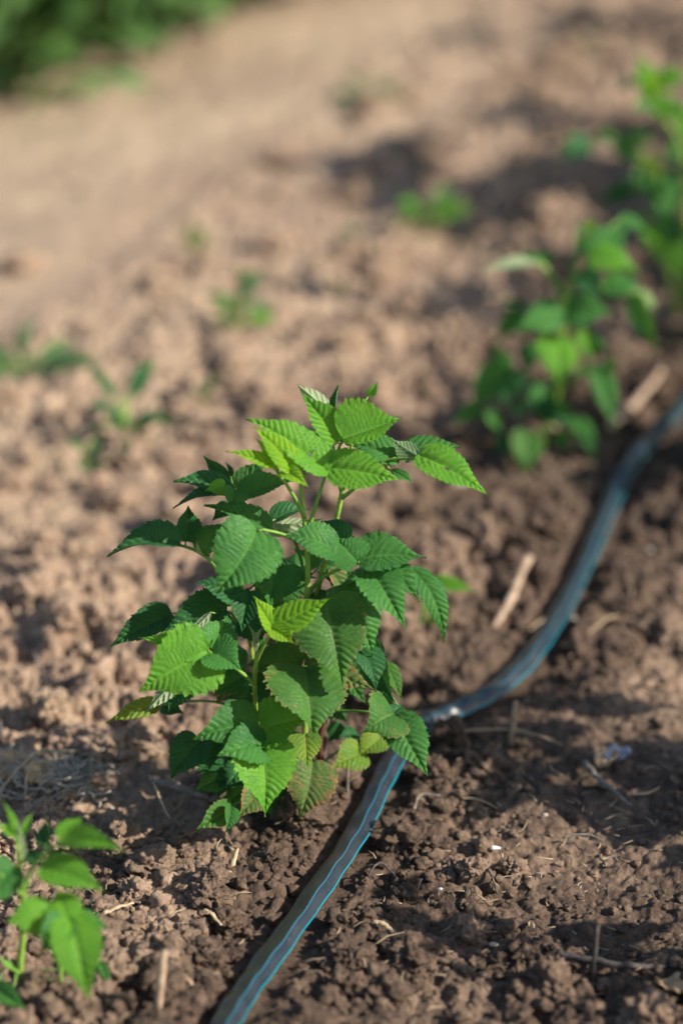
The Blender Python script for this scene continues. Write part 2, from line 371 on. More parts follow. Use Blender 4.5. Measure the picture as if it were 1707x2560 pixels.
def leaflet_mesh(name, B, T, W, nvec, mat, rng, fold=12, arch=0.05, curl=0.0, twist=0.0, corr=1.0, nu=84, nv=9, teeth=10, shape='o', hang=0.0):
    """one raspberry leaflet from B to T (world), W its widest, nvec its facing; arch bows the midrib, fold raises the halves,
       curl rolls the margins down, twist turns the tip"""
    ax = (T - B); L = ax.length; ax.normalize()
    n = Vector(nvec); n = (n - ax * n.dot(ax))
    if n.length < 1e-3: n = ax.orthogonal()
    n.normalize(); sd = n.cross(ax).normalized()       # to the left of the axis seen from above
    a, b = (0.50, 1.22) if shape == 'o' else (0.66, 1.2) if shape == 'n' else (0.42, 1.12)
    a *= rng.uniform(.9, 1.15); b *= rng.uniform(.86, 1.1); teeth = rng.choice((8, 9, 10, 11, 12)) if teeth > 8 else teeth
    um = a / (a + b); nrmz = um ** a * (1 - um) ** b
    NV = max(6, min(12, round(L / 0.0058)))            # side veins
    amp = min(0.0023, 0.038 * L) * corr; rs_ = rng.uniform(0, 99); twist += rng.uniform(-.35, .35); curl += rng.uniform(0, .16); fold = fold * rng.uniform(.8, 1.7); arch *= rng.uniform(.9, 1.6)
    s1, s2 = rng.uniform(0, 50), rng.uniform(0, 50)
    asym = rng.uniform(-.08, .08)
    cols = 2 * nv + 1; verts = []; uvs = []; vein = []
    fr = math.radians(fold)
    for i in range(nu + 1):
        u = i / nu; uu = min(max(u, 0.0015), 0.9985)
        w = 0.5 * W * (uu ** a * (1 - uu) ** b) / nrmz; q_ = min(1, max(0, (uu - .55) / .33)); w *= 1 - .34 * q_ * q_ * (3 - 2 * q_) * (1 - max(0, uu - .9) * 4)
        zc = arch * L * 4 * u * (1 - u) + hang * L * (-(max(0, u - .6) / .4) ** 2) * .25
        yc = 0.02 * L * math.sin(3.0 * u + s1)
        tw = twist * (u - .2)
        for j in range(cols):
            v = (j - nv) / nv; sg = 1 if v > 0 else -1; av = abs(v)
            tooth = ((uu * teeth * 1.0 + 0.3) % 1.0); tt = ((uu * teeth * 2.6) % 1.0)
            tk = math.floor(uu * teeth + .3); te = 1 + ((0.05 + .09 * abs(math.sin(tk * 12.9 + rs_ + sg))) * tooth + (0.03 + .07 * abs(math.sin(math.floor(uu * teeth * 2.6) * 7.7 + rs_ + sg))) * tt - 0.08) * (av ** 8)
            y = v * w * te * (1 + asym * sg)
            back = 0.16 * w * av * av * (1 - u) * (1.0 if shape != 'n' else .3)      # rounded, slightly heart-shaped base
            x = u * L - back * (1 - uu) ** 3 * 2.2 + 0.05 * w * tooth * av ** 6
            ay = abs(y)
            uw = u + .018 * math.sin(9 * u + rs_ + sg) + .008 * math.sin(23 * u + rs_); ph = NV * (uw - (0.80 * ay + 0.9 * ay * ay / W) / L) + .5 * (v > 0) if L > 0 else 0
            ridge = abs(math.sin(math.pi * ph)) ** 0.7
            body = (1 - av ** 5 * .6) * min(1, av * 5) * min(1, u * 10) * min(1, (1 - u) * 7)
            z = zc + ay * math.sin(fr) - curl * (ay / (0.5 * W)) ** 2.2 * 0.5 * W
            yy = y * math.cos(fr) * (1 - 0.18 * abs(curl) * (ay / (.5 * W)) ** 2)
            z += amp * (ridge - 0.55) * body * 1.0 - amp * .7 * math.exp(-(av * 9) ** 2)
            nz = mnoise.noise(Vector((x * 28 + s1, y * 28 + s2, s1)))
            z += 0.075 * W * nz * (0.25 + av) + 0.05 * W * math.sin(3.1 * u + s2) * v * av
            z += 0.006 * W * math.sin(uu * teeth * 6.283 + s2) * av ** 4
            c, s = math.cos(tw), math.sin(tw)
            yr, zr = yy * c - (z - zc) * s, yy * s + (z - zc) * c + zc
            verts.append(B + ax * x + sd * (yr + yc) + n * zr)
            uvs.append((u, v * .5 + .5)); vein.append(ph)
    faces = []
    for i in range(nu):
        for j in range(cols - 1):
            p = i * cols + j; faces.append((p, p + cols, p + cols + 1, p + 1))
    return verts, faces, uvs, vein
def leaflet_obj(parent, off, mat, rng, B, T, W, n, **kw):
    v, f, uv, ve = leaflet_mesh('leaflet', B, T, W, n, mat, rng, **kw)
    me = bpy.data.meshes.new('leaflet'); me.from_pydata([tuple(p - off) for p in v], [], f); me.materials.append(mat)
    me.polygons.foreach_set('use_smooth', [True] * len(me.polygons))
    at = me.attributes.new('vein', 'FLOAT', 'POINT'); at.data.foreach_set('value', ve)
    ul = me.uv_layers.new(name='leaf'); li = np.empty(len(me.loops), np.int32); me.loops.foreach_get('vertex_index', li)
    ul.data.foreach_set('uv', np.array(uv, np.float32)[li].ravel())
    o = bpy.data.objects.new('leaflet', me); COL.objects.link(o); o.parent = parent
    return o

class Plant:
    """a thing at its base; pixel readings of the photo become points in upright planes round the stem, each at its own depth"""
    def __init__(s, name, basepx, label, cat, group, seed):
        s.base = ground_hit(*basepx); s.y0 = s.base.y
        s.o = empty(name, s.base, label, cat, group); s.rng = random.Random(seed); s.wide = 1.27 if seed == 11 else 1.05; s.light = .55 if seed in (13, 14) else .22 if seed == 11 else 0
    def P(s, x, y, d):
        r = ray(x, y); t = (s.y0 - d * .01) / r.y
        return Vector((0, 0, CAM_H)) + r * t
    def view(s, ox, oy, k): s.ox, s.oy, s.k = ox, oy, k; return s
    def p(s, q): return s.P(s.ox + q[0] / s.k, s.oy + q[1] / s.k, q[2])
    def stem(s, name, pts, radii, mat='cane', prick=True, seg=7, sides=10):
        P = catmull([s.p(q) for q in pts], seg); R = interp(radii, len(P)); mb = MB()
        tube(mb, P, R, sides, s.rng, 0.03)
        if prick: prickles(mb, P, R, s.rng)
        return mb.build(name, M[mat], s.o, s.base)
    def leaf(s, pet, leaflets, r=0.0011, pm='petiole', label=None):
        P = catmull([s.p(q) for q in pet], 6); mb = MB()
        tube(mb, P, interp([r * 1.35, r, r * .8], len(P)), 7, s.rng, .03)
        if r > 0.0006: prickles(mb, P, interp([r, r], len(P)), s.rng, 0.005, 0.0010)
        # short stalks from the end of the petiole to each leaflet
        for L in leaflets:
            b = s.p(L[0]); e = min(P, key=lambda q: (q - b).length)
            if (e - b).length > 0.0015: tube(mb, [e, (e + b) / 2 - Vector((0, 0, .0008)), b], [r * .7, r * .6, r * .5], 6)
        lo = mb.build('leaf', M[pm], s.o, s.base)
        if label: lo['label'] = label
        for L in leaflets:
            (b, t, w, n, m), kw = L[:5], (L[5] if len(L) > 5 else {})
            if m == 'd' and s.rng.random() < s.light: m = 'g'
            B, T = s.p(b), s.p(t); W = (s.wide if m != 'y' else .98) * w / s.k * K * (B - Vector((0, 0, CAM_H))).dot(FW)
            leaflet_obj(lo, s.base, M[m], s.rng, B, T, W, n, **kw)
        return lo

F = (0, -.89, .45); UPF = (0, -.45, .9); HZ = (0, -.1, 1); LIT = (.45, -.6, .65); LF = (-.5, -.6, .6); RT = (.6, -.6, .5)

# ------------------------------------------------------------------ ground
def grow(a, step, n, r):
    out = [a]; s = step
    for _ in range(n): s *= r; out.append(out[-1] + s)
    return out
def build_ground():
    fine = list(np.arange(-0.36, 0.52, 0.00115))
    left = [-0.36 - (q) for q in grow(0, 0.00115, 250, 1.0357)[1:]][::-1]
    right = grow(fine[-1], 0.00115, 250, 1.0357)[1:]
    xs = np.array(left + fine + right)
    yf = list(np.arange(1.18, 2.30, 0.0016)); ya = grow(yf[-1], 0.0016, 620, 1.0112)[1:]
    yb = [1.18 - q for q in grow(0, 0.0016, 60, 1.10)[1:]][::-1]
    ys = np.array(yb + yf + ya)
    X, Y = np.meshgrid(xs, ys); hd = hose_dist(X, Y)
    fade = 1 / (1 + (np.maximum(np.abs(X) - 3, 0) / 3) ** 2 + (np.maximum(Y - 8, 0) / 5) ** 2)
    Z = macro(X, Y) + detail(X, Y, hd) * fade
    W = wetness_and_shade(X, Y, hd); S_ = side(X, Y)
    DU = np.clip((S_ - 0.22 + 0.35 * (fbm(X * 3, Y * 3, 91, 3) - .5)) / 0.75, 0, 1)
    ny, nx = X.shape
    me = bpy.data.meshes.new('soil'); me.vertices.add(nx * ny)
    me.vertices.foreach_set('co', np.stack([X, Y, Z], -1).astype(np.float32).ravel())
    i = np.arange(nx * ny).reshape(ny, nx)
    q = np.stack([i[:-1, :-1], i[:-1, 1:], i[1:, 1:], i[1:, :-1]], -1).reshape(-1, 4).astype(np.int32)
    me.loops.add(q.size); me.loops.foreach_set('vertex_index', q.ravel())
    me.polygons.add(len(q)); me.polygons.foreach_set('loop_start', np.arange(0, q.size, 4, dtype=np.int32))
    me.polygons.foreach_set('use_smooth', np.ones(len(q), bool))
    me.update(calc_edges=True)
    at = me.attributes.new('wet_shade', 'FLOAT', 'POINT'); at.data.foreach_set('value', W.astype(np.float32).ravel())
    at = me.attributes.new('dust', 'FLOAT', 'POINT'); at.data.foreach_set('value', DU.astype(np.float32).ravel())
    me.materials.append(SOIL)
    o = bpy.data.objects.new('soil_ground', me); COL.objects.link(o)
    tag(o, 'dry brown crumbly garden soil, dark and damp along the black hose', 'ground', kind='structure')
build_ground()

def ico(sub):
    import bmesh
    bm = bmesh.new(); bmesh.ops.create_icosphere(bm, subdivisions=sub, radius=1.0)
    v = np.array([x.co[:] for x in bm.verts]); f = np.array([[q.index for q in t.verts] for t in bm.faces]); bm.free(); return v, f
def build_clods():
    rs = np.random.RandomState(4)
    vars_ = []
    for sub, cnt in ((3, 9), (2, 6), (5, 6)):
        v0, f0 = ico(sub)
        for k in range(cnt):
            d = np.array([1 + .55 * mnoise.noise(Vector(p) * 1.3 + Vector((k * 7.1, sub, 0))) + .38 * mnoise.noise(Vector(p) * 3.1 + Vector((k * 3.7, 4, 1)))
                          + .22 * mnoise.noise(Vector(p) * 6.3 + Vector((k, 9, 2))) + (.16 * mnoise.noise(Vector(p) * 13 + Vector((k, 3, 2))) + .08 * mnoise.noise(Vector(p) * 27 + Vector((k, 3, 2))) if sub > 3 else 0) for p in v0])
            vars_.append((v0 * d[:, None], f0))
    n = 24000
    y = 1.2 + 3.6 * rs.rand(n) ** 1.5
    x = (rs.rand(n) * 2 - 1) * (0.17 * y + 0.07)
    r = 0.0014 * (1 - rs.rand(n)) ** (-0.53); r = np.clip(r, 0.0014, 0.0145) * (0.75 + 0.22 * y)
    hd = hose_dist(x, y); dens = fbm(x * 7, y * 7, 77, 3)
    sd = side(x, y); keep = (rs.rand(n) > np.clip((sd - .30) / .3, 0, .97) * np.clip((y - 2.0) / .4, 0, 1)) & (hd > 0.0115 + r * .85) & (dens + 0.25 * rs.rand(n) > 0.46)
    keep &= ~((x > 0.13) & (y < 2.02) & (y > 1.6) & ((rs.rand(n) < .45) | (r > .0045)))
    x, y, r = x[keep], y[keep], r[keep]; hd = hd[keep]
    Z = macro(x, y) + detail(x, y, hd); W = wetness_and_shade(x, y, hd)
    VV, FF, WW = [], [], []; off = 0
    for i in range(len(x)):
        v, f = vars_[15 + rs.randint(0, 6)] if r[i] > .0085 else vars_[rs.randint(0, 9)] if r[i] > 0.0028 else vars_[9 + rs.randint(0, 6)]
        A = rs.randn(3, 3); Q, _ = np.linalg.qr(A)
        s = np.array([1, .85 + .3 * rs.rand(), .6 + .3 * rs.rand()])
        p = (v @ Q.T) * s * r[i] + np.array([x[i], y[i], Z[i] + r[i] * .22])
        VV.append(p); FF.append(f + off); off += len(v); WW.append(np.full(len(v), W[i] * .85))
    V = np.concatenate(VV).astype(np.float32); Fc = np.concatenate(FF).astype(np.int32)
    me = bpy.data.meshes.new('soil_clods'); me.vertices.add(len(V)); me.vertices.foreach_set('co', V.ravel())
    me.loops.add(Fc.size); me.loops.foreach_set('vertex_index', Fc.ravel())
    me.polygons.add(len(Fc)); me.polygons.foreach_set('loop_start', np.arange(0, Fc.size, 3, dtype=np.int32))
    me.polygons.foreach_set('use_smooth', np.ones(len(Fc), bool)); me.update(calc_edges=True)
    at = me.attributes.new('wet_shade', 'FLOAT', 'POINT'); at.data.foreach_set('value', np.concatenate(WW).astype(np.float32))
    me.materials.append(SOIL)
    o = bpy.data.objects.new('soil_clods', me); COL.objects.link(o)
    tag(o, 'loose brown crumbs and clods of soil scattered over the ground', 'soil clods', kind='stuff')
build_clods()

# ------------------------------------------------------------------ drip hose
def build_hose():
    P = hose_path; n = len(P); S = 36; mb = MB(); uvs = []
    kink = min(range(n), key=lambda i: (P[i] - hose_ctrl[9]).length)
    L = 0; prev = None
    for i in range(n):
        p = P[i].copy(); p.z = float(macro(p.x, p.y))
        t = (P[min(i + 1, n - 1)] - P[max(i - 1, 0)]); t.z = 0; t.normalize()
        rt = Vector((t.y, -t.x, 0))                       # right of travel
        if prev is not None: L += (p - prev).length
        prev = p
        dk = abs(i - kink) / 3.0
        pinch = math.exp(-dk * dk)
        hw = 0.0089 + 0.0016 * pinch + .0004 * math.sin(i * .33); hh = 0.0050 * (1 - .55 * pinch) + .0005 * math.sin(i * .21 + 1) + .0005 * math.sin(i * .77)
        roll = math.radians(9 - 6 * pinch + 5 * math.sin(i * .05))    # leans down to the right
        c = p + Vector((0, 0, hh + 0.0050 + .0012 * math.sin(i * .13)))
        for k in range(S):
            a = 2 * math.pi * k / S                        # 0 = right edge, quarter turn = top
            ca, sa = math.cos(a), math.sin(a)
            x = hw * ca; z = hh * (abs(sa) ** 1.15) * (1 if sa > 0 else -.8)
            if sa > 0: z = hh * 1.12 * (.45 * sa + .55 * (1 - abs(ca - .22) / (.78 if ca > .22 else 1.22)) ** .9)      # folded flat: one soft ridge, two faces
            cr, sr = math.cos(-roll), math.sin(-roll)
            mb.v.append(c + rt * (x * cr - z * sr) + Vector((0, 0, x * sr + z * cr))); uvs.append((L, k / S))
    F_ = []
    for i in range(n - 1):
        for k in range(S):
            a = i * S + k; b = i * S + (k + 1) % S; F_.append((a, b, b + S, a + S))
    me = bpy.data.meshes.new('drip_hose'); org = Vector(mb.v[0])
    me.from_pydata([tuple(v - org) for v in mb.v], [], F_); me.materials.append(M['hose'])
    me.polygons.foreach_set('use_smooth', [True] * len(me.polygons))
    ul = me.uv_layers.new(name='hose'); li = np.empty(len(me.loops), np.int32); me.loops.foreach_get('vertex_index', li)
    U = np.array(uvs, np.float32)[li].reshape(-1, 4, 2)
    wrap = (U[:, :, 1].max(1) - U[:, :, 1].min(1)) > .5
    U[wrap] = np.where(U[wrap] * np.array([0, 1]) < .5, U[wrap] + np.array([0, 1]) * (U[wrap][:, :, 1:2] < .5), U[wrap])
    ul.data.foreach_set('uv', U.ravel().astype(np.float32))
    o = bpy.data.objects.new('drip_hose', me); COL.objects.link(o); o.location = org
    tag(o, 'black flattened irrigation hose with thin turquoise stripes snaking across the soil', 'hose')
build_hose()

# ------------------------------------------------------------------ the raspberry plant in focus
G = 'raspberry plants along the hose'
A = Plant('raspberry_plant', (735, 1995), 'leafy bright green raspberry plant in sharp focus left of the bend in the black hose', 'plant', G, 11)
A.view(0, 0, 1)
A.stem('cane', [(760, 2020, 0), (765, 1750, 0), (790, 1500, 0), (835, 1322, 0), (852, 1245, 0), (862, 1190, 0), (874, 1135, 0), (884, 1085, 0)], [.0026, .0023, .0019, .0018, .0014, .0011])
A.stem('cane', [(700, 2020, 1), (730, 1750, 2), (766, 1500, 3), (768, 1380, 3), (762, 1312, 3), (753, 1225, 3), (756, 1185, 3)], [.0025, .0022, .0018, .0016, .0013])
A.stem('cane', [(690, 2010, 1), (655, 1850, 2), (640, 1770, 4), (637, 1700, 5.5), (641, 1650, 6), (650, 1600, 6)], [.0021, .0018, .0015, .0010])
A.stem('cane', [(690, 2010, -2), (640, 1700, -2), (600, 1450, -1), (585, 1320, -1), (584, 1255, -1)], [.0021, .0018, .0015, .0012])
A.stem('woody_cane', [(806, 1960, -1), (803, 1880, -1), (812, 1800, -1), (800, 1770, -1)], [.0042, .0040, .0034, .0026], 'wood', False)
A.stem('cane', [(815, 1960, 0), (800, 1840, 1), (850, 1700, 1), (880, 1560, 1), (820, 1480, 0)], [.0024, .002, .0016], 'red', True)

A.view(400, 920, 1.845)
# top of the tall cane: upright bright leaf
A.leaf([(850, 480, 0), (822, 385, 1), (838, 345, 1)], [
    ((818, 345, 1.5), (655, 108, 1.0), 130, (.45, -.75, .35), 'b', dict(fold=16, arch=.05)),
    ((845, 328, 2), (1112, 226, 1), 265, (-.25, -.60, .75), 'b', dict(fold=34, arch=.03)),
    ((808, 225, -1), (628, 76, -1), 80, (.3, .55, -.6), 'p', dict(fold=25, arch=.06, shape='n')),
    ((815, 240, 0), (822, 76, 0), 62, (-.6, -.5, .2), 'd', dict(fold=35, shape='n')),
    ((960, 130, -1), (1003, 62, -1), 34, (.1, -.8, .3), 'b', dict(fold=20, shape='n', nu=24, nv=5)),
])
A.leaf([(840, 590, 0), (815, 500, .3), (812, 480, .5)], [
    ((800, 425, -1), (615, 272, -3), 85, (-.4, -.1, .9), 'd', dict(fold=18, shape='n')),
], .0009)
A.leaf([(690, 725, 3), (725, 610, 3), (766, 478, 3)], [
    ((778, 465, 3.2), (394, 238, 2.5), 175, (.30, -.55, .75), 'b', dict(fold=16, arch=.05)),
    ((775, 462, 3.2), (1107, 505, 4.0), 165, (.10, -.72, .66), 'b', dict(fold=15, arch=.07)),
], .0013)
A.leaf([(840, 600, 0), (905, 545, 1), (985, 455, 1), (1050, 424, 1), (1190, 415, 2)], [
    ((1105, 420, 0), (855, 352, -1), 135, (.1, -.55, .8), 'g', dict(fold=20, arch=.1)),
    ((1185, 405, 1), (1060, 328, 0), 90, (-.2, .5, -.3), 'd', dict(fold=18, shape='n')),
    ((1120, 385, -1), (1388, 367, -1), 95, (.1, -.35, .9), 'g', dict(fold=14, arch=.05)),
    ((1188, 402, 2.5), (1512, 574, 4.5), 155, (.15, -.70, .72), 'b', dict(fold=10, arch=.09)),
    ((1068, 470, -1), (1168, 533, 0), 45, (-.1, -.4, .9), 'd', dict(fold=14, shape='n', nu=40)),
], .0012)
# yellow-green young tip of the second cane
A.leaf([(668, 690, 3), (628, 610, 3.6), (585, 540, 4), (545, 488, 4.5)], [
    ((520, 445, 4.6), (303, 388, 5), 85, (.2, -.5, .85), 'y', dict(fold=26, arch=.04)),
    ((612, 468, 4.5), (432, 268, 4), 145, (.5, -.6, .5), 'y', dict(fold=18)),
    ((560, 478, 4.5), (687, 549, 5.5), 100, (.1, -.7, .7), 'y', dict(fold=24, arch=.12)),
    ((545, 470, 4), (438, 322, 4), 80, (.3, -.8, .4), 'y', dict(fold=28, shape='n')),
], .0013)
A.leaf([(650, 540, 3), (665, 500, 3), (672, 475, 3)], [
    ((672, 478, 3.4), (713, 375, 3.4), 36, (-.6, .5, .2), 'p', dict(fold=40, shape='n', nu=36, nv=6)),
    ((665, 470, 3), (680, 380, 3), 30, (.6, -.6, .2), 'p', dict(fold=40, shape='n', nu=36, nv=6)),
    ((650, 480, 3), (630, 405, 3), 30, (.4, -.8, .2), 'y', dict(fold=40, shape='n', nu=36, nv=6)),
], .0008)
# left hand shoot
A.leaf([(340, 690, -1), (340, 620, -1), (352, 575, -1)], [
    ((330, 562, -.5), (63, 526, 0), 110, (.15, -.3, .95), 'd', dict(fold=20, arch=.07)),
    ((325, 530, -2), (196, 400, -3), 75, (-.35, -.7, .5), 'd', dict(fold=24, shape='n')),
    ((325, 500, -2), (303, 430, -2), 34, (.5, -.7, .2), 'd', dict(fold=30, shape='n', nu=36)),
    ((345, 575, 0), (58, 641, 1), 100, (.0, -.25, .95), 'd', dict(fold=18, arch=.12)),
    ((345, 560, 1.5), (316, 645, 2.2), 120, (.35, -.75, .5), 'g', dict(fold=24, arch=.12)),
    ((300, 545, 1.2), (205, 570, 2.0), 70, (.5, -.6, .6), 'b', dict(fold=14, arch=.1)),
    ((362, 560, -1.5), (495, 425, -3), 120, (-.3, -.55, .7), 'g', dict(fold=12, arch=.1)),
    ((368, 590, 0), (628, 520, 0), 115, (-.15, -.5, .85), 'd', dict(fold=18, arch=.08)),
], .0010)
A.leaf([(345, 600, -1), (362, 540, -1), (372, 515, -1)], [
    ((365, 530, -.5), (395, 470, -.5), 30, (-.7, .2, .2), 'p', dict(fold=40, shape='n', nu=30, nv=5)),
    ((350, 590, -.3), (400, 560, -.3), 26, (-.2, .6, .2), 'p', dict(fold=40, shape='n', nu=30, nv=5)),
], .0007)
A.leaf([(690, 1030, 2), (620, 790, 2), (560, 765, 2.5), (512, 752, 3)], [
    ((512, 742, 3), (203, 634, 2.4), 120, (.15, -.45, .85), 'g', dict(fold=22, arch=.06)),
    ((500, 735, 2.5), (757, 690, 1.5), 100, (.1, .5, -.5), 'p', dict(fold=26, arch=.08)),
    ((515, 700, 1), (695, 652, 0), 110, (-.2, -.4, .9), 'd', dict(fold=20, arch=.1)),
], .0011, 'dpet')
# big heart-shaped leaf facing the camera
A.leaf([(640, 800, 2), (560, 765, 4), (470, 745, 5.5)], [
    ((452, 748, 5.6), (253, 1048, 8.5), 268, (.28, -.78, .5), 'g', dict(fold=12, arch=.07, shape='c')),
], .0012)
A.leaf([(300, 980, 2), (235, 890, 2), (170, 845, 1), (110, 822, 1), (60, 815, 1)], [
    ((118, 800, .5), (132, 632, -1), 118, (.35, -.75, .35), 'd', dict(fold=22)),
    ((95, 815, 2), (-242, 872, 3), 190, (.0, -.35, .9), 'd', dict(fold=30, arch=.10)),
    ((60, 800, 0), (-100, 735, -2), 80, (0, -.4, .9), 'd', dict(fold=14, arch=.1)),
    ((205, 862, 1), (318, 700, 0), 125, (-.5, -.5, .5), 'd', dict(fold=24, arch=.1)),
    ((195, 855, 2), (170, 798, 2), 36, (-.7, .2, .3), 'p', dict(fold=26, shape='n', nu=30)),
], .0012)
# right hand middle leaf, three leaflets from one point
A.leaf([(690, 1032, 2), (740, 975, 2.5), (820, 930, 3), (915, 902, 4)], [
    ((818, 845, 4), (575, 780, 4.5), 160, (.25, -.45, .85), 'g', dict(fold=12, arch=.11)),
    ((915, 892, 4.5), (806, 790, 3), 150, (.2, -.8, .5), 'g', dict(fold=6, arch=.08, shape='c')),
    ((850, 800, 3), (735, 712, 1), 110, (.2, -.5, .8), 'd', dict(fold=10, arch=.1)),
    ((918, 888, 4), (1226, 872, 3.6), 175, (.05, -.50, .82), 'g', dict(fold=20, arch=.09)),
    ((925, 860, 1), (880, 770, 0), 90, (.1, -.7, .6), 'd', dict(fold=16)),
], .0013)
A.leaf([(870, 1000, 2), (925, 970, 3), (970, 950, 3.5)], [
    ((952, 912, 3.8), (1139, 1200, 7.5), 190, (.30, -.80, .45), 'g', dict(fold=12, arch=.08)),
    ((1000, 895, 2.5), (1198, 1080, 4), 130, (.1, -.55, .7), 'd', dict(fold=18, arch=.14)),
    ((940, 905, 2), (1070, 940, 3), 90, (.1, -.4, .9), 'd', dict(fold=14, arch=.12)),
], .0011, 'dpet')
A.leaf([(690, 1060, -1), (900, 1000, -2), (1080, 920, -2), (1165, 922, -2)], [
    ((1160, 918, -2), (1310, 1270, 1), 110, (.55, -.65, .4), 'd', dict(fold=8, arch=.16)),
    ((1190, 950, -2), (1330, 1130, -1), 70, (.7, -.3, .5), 'd', dict(fold=10, arch=.12, shape='n')),
], .0009, 'dpet')
# dark leaves around the middle of the plant
A.leaf([(700, 1090, -1), (600, 950, -1), (560, 900, -2), (520, 930, 0)], [
    ((595, 930, 0), (455, 1130, 1), 200, (.2, -.7, .6), 'd', dict(fold=10, arch=.1, shape='c')),
    ((640, 925, -2), (560, 880, -3), 90, (-.1, -.5, .8), 'd', dict(fold=14)),
    ((700, 960, -1), (590, 990, 0), 90, (-.2, -.3, .9), 'd', dict(fold=14, arch=.1)),
], .0011, 'dpet')
A.leaf([(800, 1000, 0), (760, 930, -1), (700, 900, -2), (620, 940, -2)], [
    ((740, 905, -1), (900, 1010, -1), 110, (.1, -.6, .7), 'd', dict(fold=18, arch=.1)),
    ((780, 930, 0), (860, 1090, 0), 90, (.6, -.5, .3), 'o', dict(fold=18, arch=.15)),
], .0012, 'red')

A.view(230, 1440, 1.742)
# bright rosette in front
A.leaf([(708, 470, 6), (718, 375, 6.5), (745, 310, 7), (786, 238, 7.5)], [
    ((795, 238, 7.6), (703, 85, 7.2), 112, (.45, -.75, .45), 'y', dict(fold=12, arch=.04)),
    ((806, 214, 7.6), (1034, 94, 7.0), 142, (.05, -.80, .6), 'y', dict(fold=16, arch=.04)),
    ((782, 228, 7.8), (880, 300, 8.8), 96, (.25, -.75, .6), 'y', dict(fold=20, arch=.08)),
], .0012, 'cane')
A.leaf([(708, 400, 6), (712, 350, 6), (718, 320, 6.3)], [
    ((716, 325, 6.5), (680, 212, 6.5), 34, (.7, -.7, .1), 'p', dict(fold=38, shape='n', nu=36, nv=6)),
    ((720, 325, 6.6), (742, 220, 6.8), 38, (-.7, .4, .2), 'p', dict(fold=38, shape='n', nu=36, nv=6)),
    ((722, 328, 6.2), (780, 250, 6.2), 40, (-.3, -.8, .2), 'd', dict(fold=30, shape='n', nu=36, nv=6)),
], .0007)
# bright left leaf
A.leaf([(705, 468, 6), (650, 420, 7), (580, 370, 8), (516, 335, 8.5)], [
    ((510, 325, 8.6), (207, 508, 11), 262, (.35, -.70, .62), 'b', dict(fold=10, arch=.07, shape='c')),
    ((505, 318, 8.4), (202, 268, 8.5), 120, (.25, -.60, .75), 'b', dict(fold=8, arch=.07)),
    ((517, 322, 8.2), (585, 180, 6), 150, (.3, -.75, .5), 'g', dict(fold=16, arch=.06, shape='c')),
    ((520, 330, 8.6), (655, 412, 9.8), 165, (.3, -.65, .65), 'g', dict(fold=16, arch=.10, shape='c')),
], .0012, 'cane')
A.leaf([(560, 380, 5), (480, 400, 6), (430, 420, 6)], [
    ((415, 405, 6.2), (224, 600, 8), 70, (.3, .7, -.4), 'p', dict(fold=20, arch=.03, shape='n')),
    ((430, 445, 4), (335, 592, 5), 120, (-.4, -.7, .5), 'd', dict(fold=16, arch=.1)),
], .0009, 'dpet')
A.leaf([(650, 250, 1), (610, 165, 2), (560, 160, 2.5), (500, 170, 2)], [
    ((592, 152, 2.5), (298, 240, 4.5), 165, (.15, -.62, .75), 'd', dict(fold=14, arch=.12)),
    ((520, 158, 5), (408, 252, 6), 36, (.3, .6, -.5), 'p', dict(fold=20, shape='n')),
    ((345, 160, 1), (78, 318, 3), 125, (.1, -.55, .75), 'd', dict(fold=20, arch=.08)),
    ((340, 158, -.5), (150, 215, -1), 80, (-.1, -.3, .9), 'd', dict(fold=12, arch=.16)),
    ((560, 130, 0), (480, 95, -2), 90, (-.1, -.3, .9), 'd', dict(fold=12)),
], .0010)
A.leaf([(700, 180, 0), (680, 60, 2), (655, 90, 3)], [
    ((640, 95, 3.2), (445, 28, 3.5), 110, (.1, -.55, .8), 'd', dict(fold=16, arch=.1)),
    ((690, 70, 3), (648, 242, 5), 125, (-.1, -.8, .5), 'd', dict(fold=20, arch=.06)),
    ((800, -40, 1), (770, 130, 4), 210, (.1, -.75, .6), 'd', dict(fold=10, arch=.08, shape='c')),
], .0010, 'dpet')
# large drooping leaves to the right of the middle
A.leaf([(800, 560, 1), (880, 250, 1), (960, 130, 2), (1040, 90, 3)], [
    ((1020, 105, 5), (1085, 486, 9), 290, (.12, -.85, .42), 'w', dict(fold=10, arch=.08, shape='c', curl=.12)),
    ((1080, 40, 2), (1222, 350, 4), 215, (.40, -.75, .4), 'd', dict(fold=14, arch=.12)),
    ((1010, 150, 4), (865, 255, 5), 130, (-.1, -.8, .5), 'w', dict(fold=8, arch=.1)),
    ((930, 200, 4), (885, 310, 6), 90, (-.2, -.8, .4), 'd', dict(fold=14, arch=.08)),
], .0013, 'dpet')
A.leaf([(800, 600, 1), (960, 420, 2), (1120, 330, 3), (1180, 310, 3)], [
    ((1175, 318, 3.5), (1238, 500, 5), 115, (.5, -.7, .3), 'd', dict(fold=14, arch=.08)),
    ((1225, 282, 1), (1338, 578, 3), 130, (-.6, -.5, .5), 'd', dict(fold=24, arch=.13)),
    ((1280, 380, 0), (1345, 560, 2), 70, (.6, -.7, .4), 'w', dict(fold=10, arch=.08)),
], .0010, 'dpet')
A.leaf([(790, 620, 1), (870, 460, 4), (930, 395, 6)], [
    ((925, 398, 5), (1238, 500, 8), 165, (-.1, -.62, .78), 'o', dict(fold=8, arch=.12)),
    ((915, 392, 5), (648, 392, 5), 165, (.1, -.60, .75), 'w', dict(fold=10, arch=.12)),
    ((932, 398, 6.5), (955, 712, 10.5), 300, (.15, -.80, .5), 'w', dict(fold=10, arch=.10, shape='c', teeth=12)),
    ((880, 380, 2), (830, 290, 1), 150, (0, -.8, .5), 'd', dict(fold=10)),
], .0014)
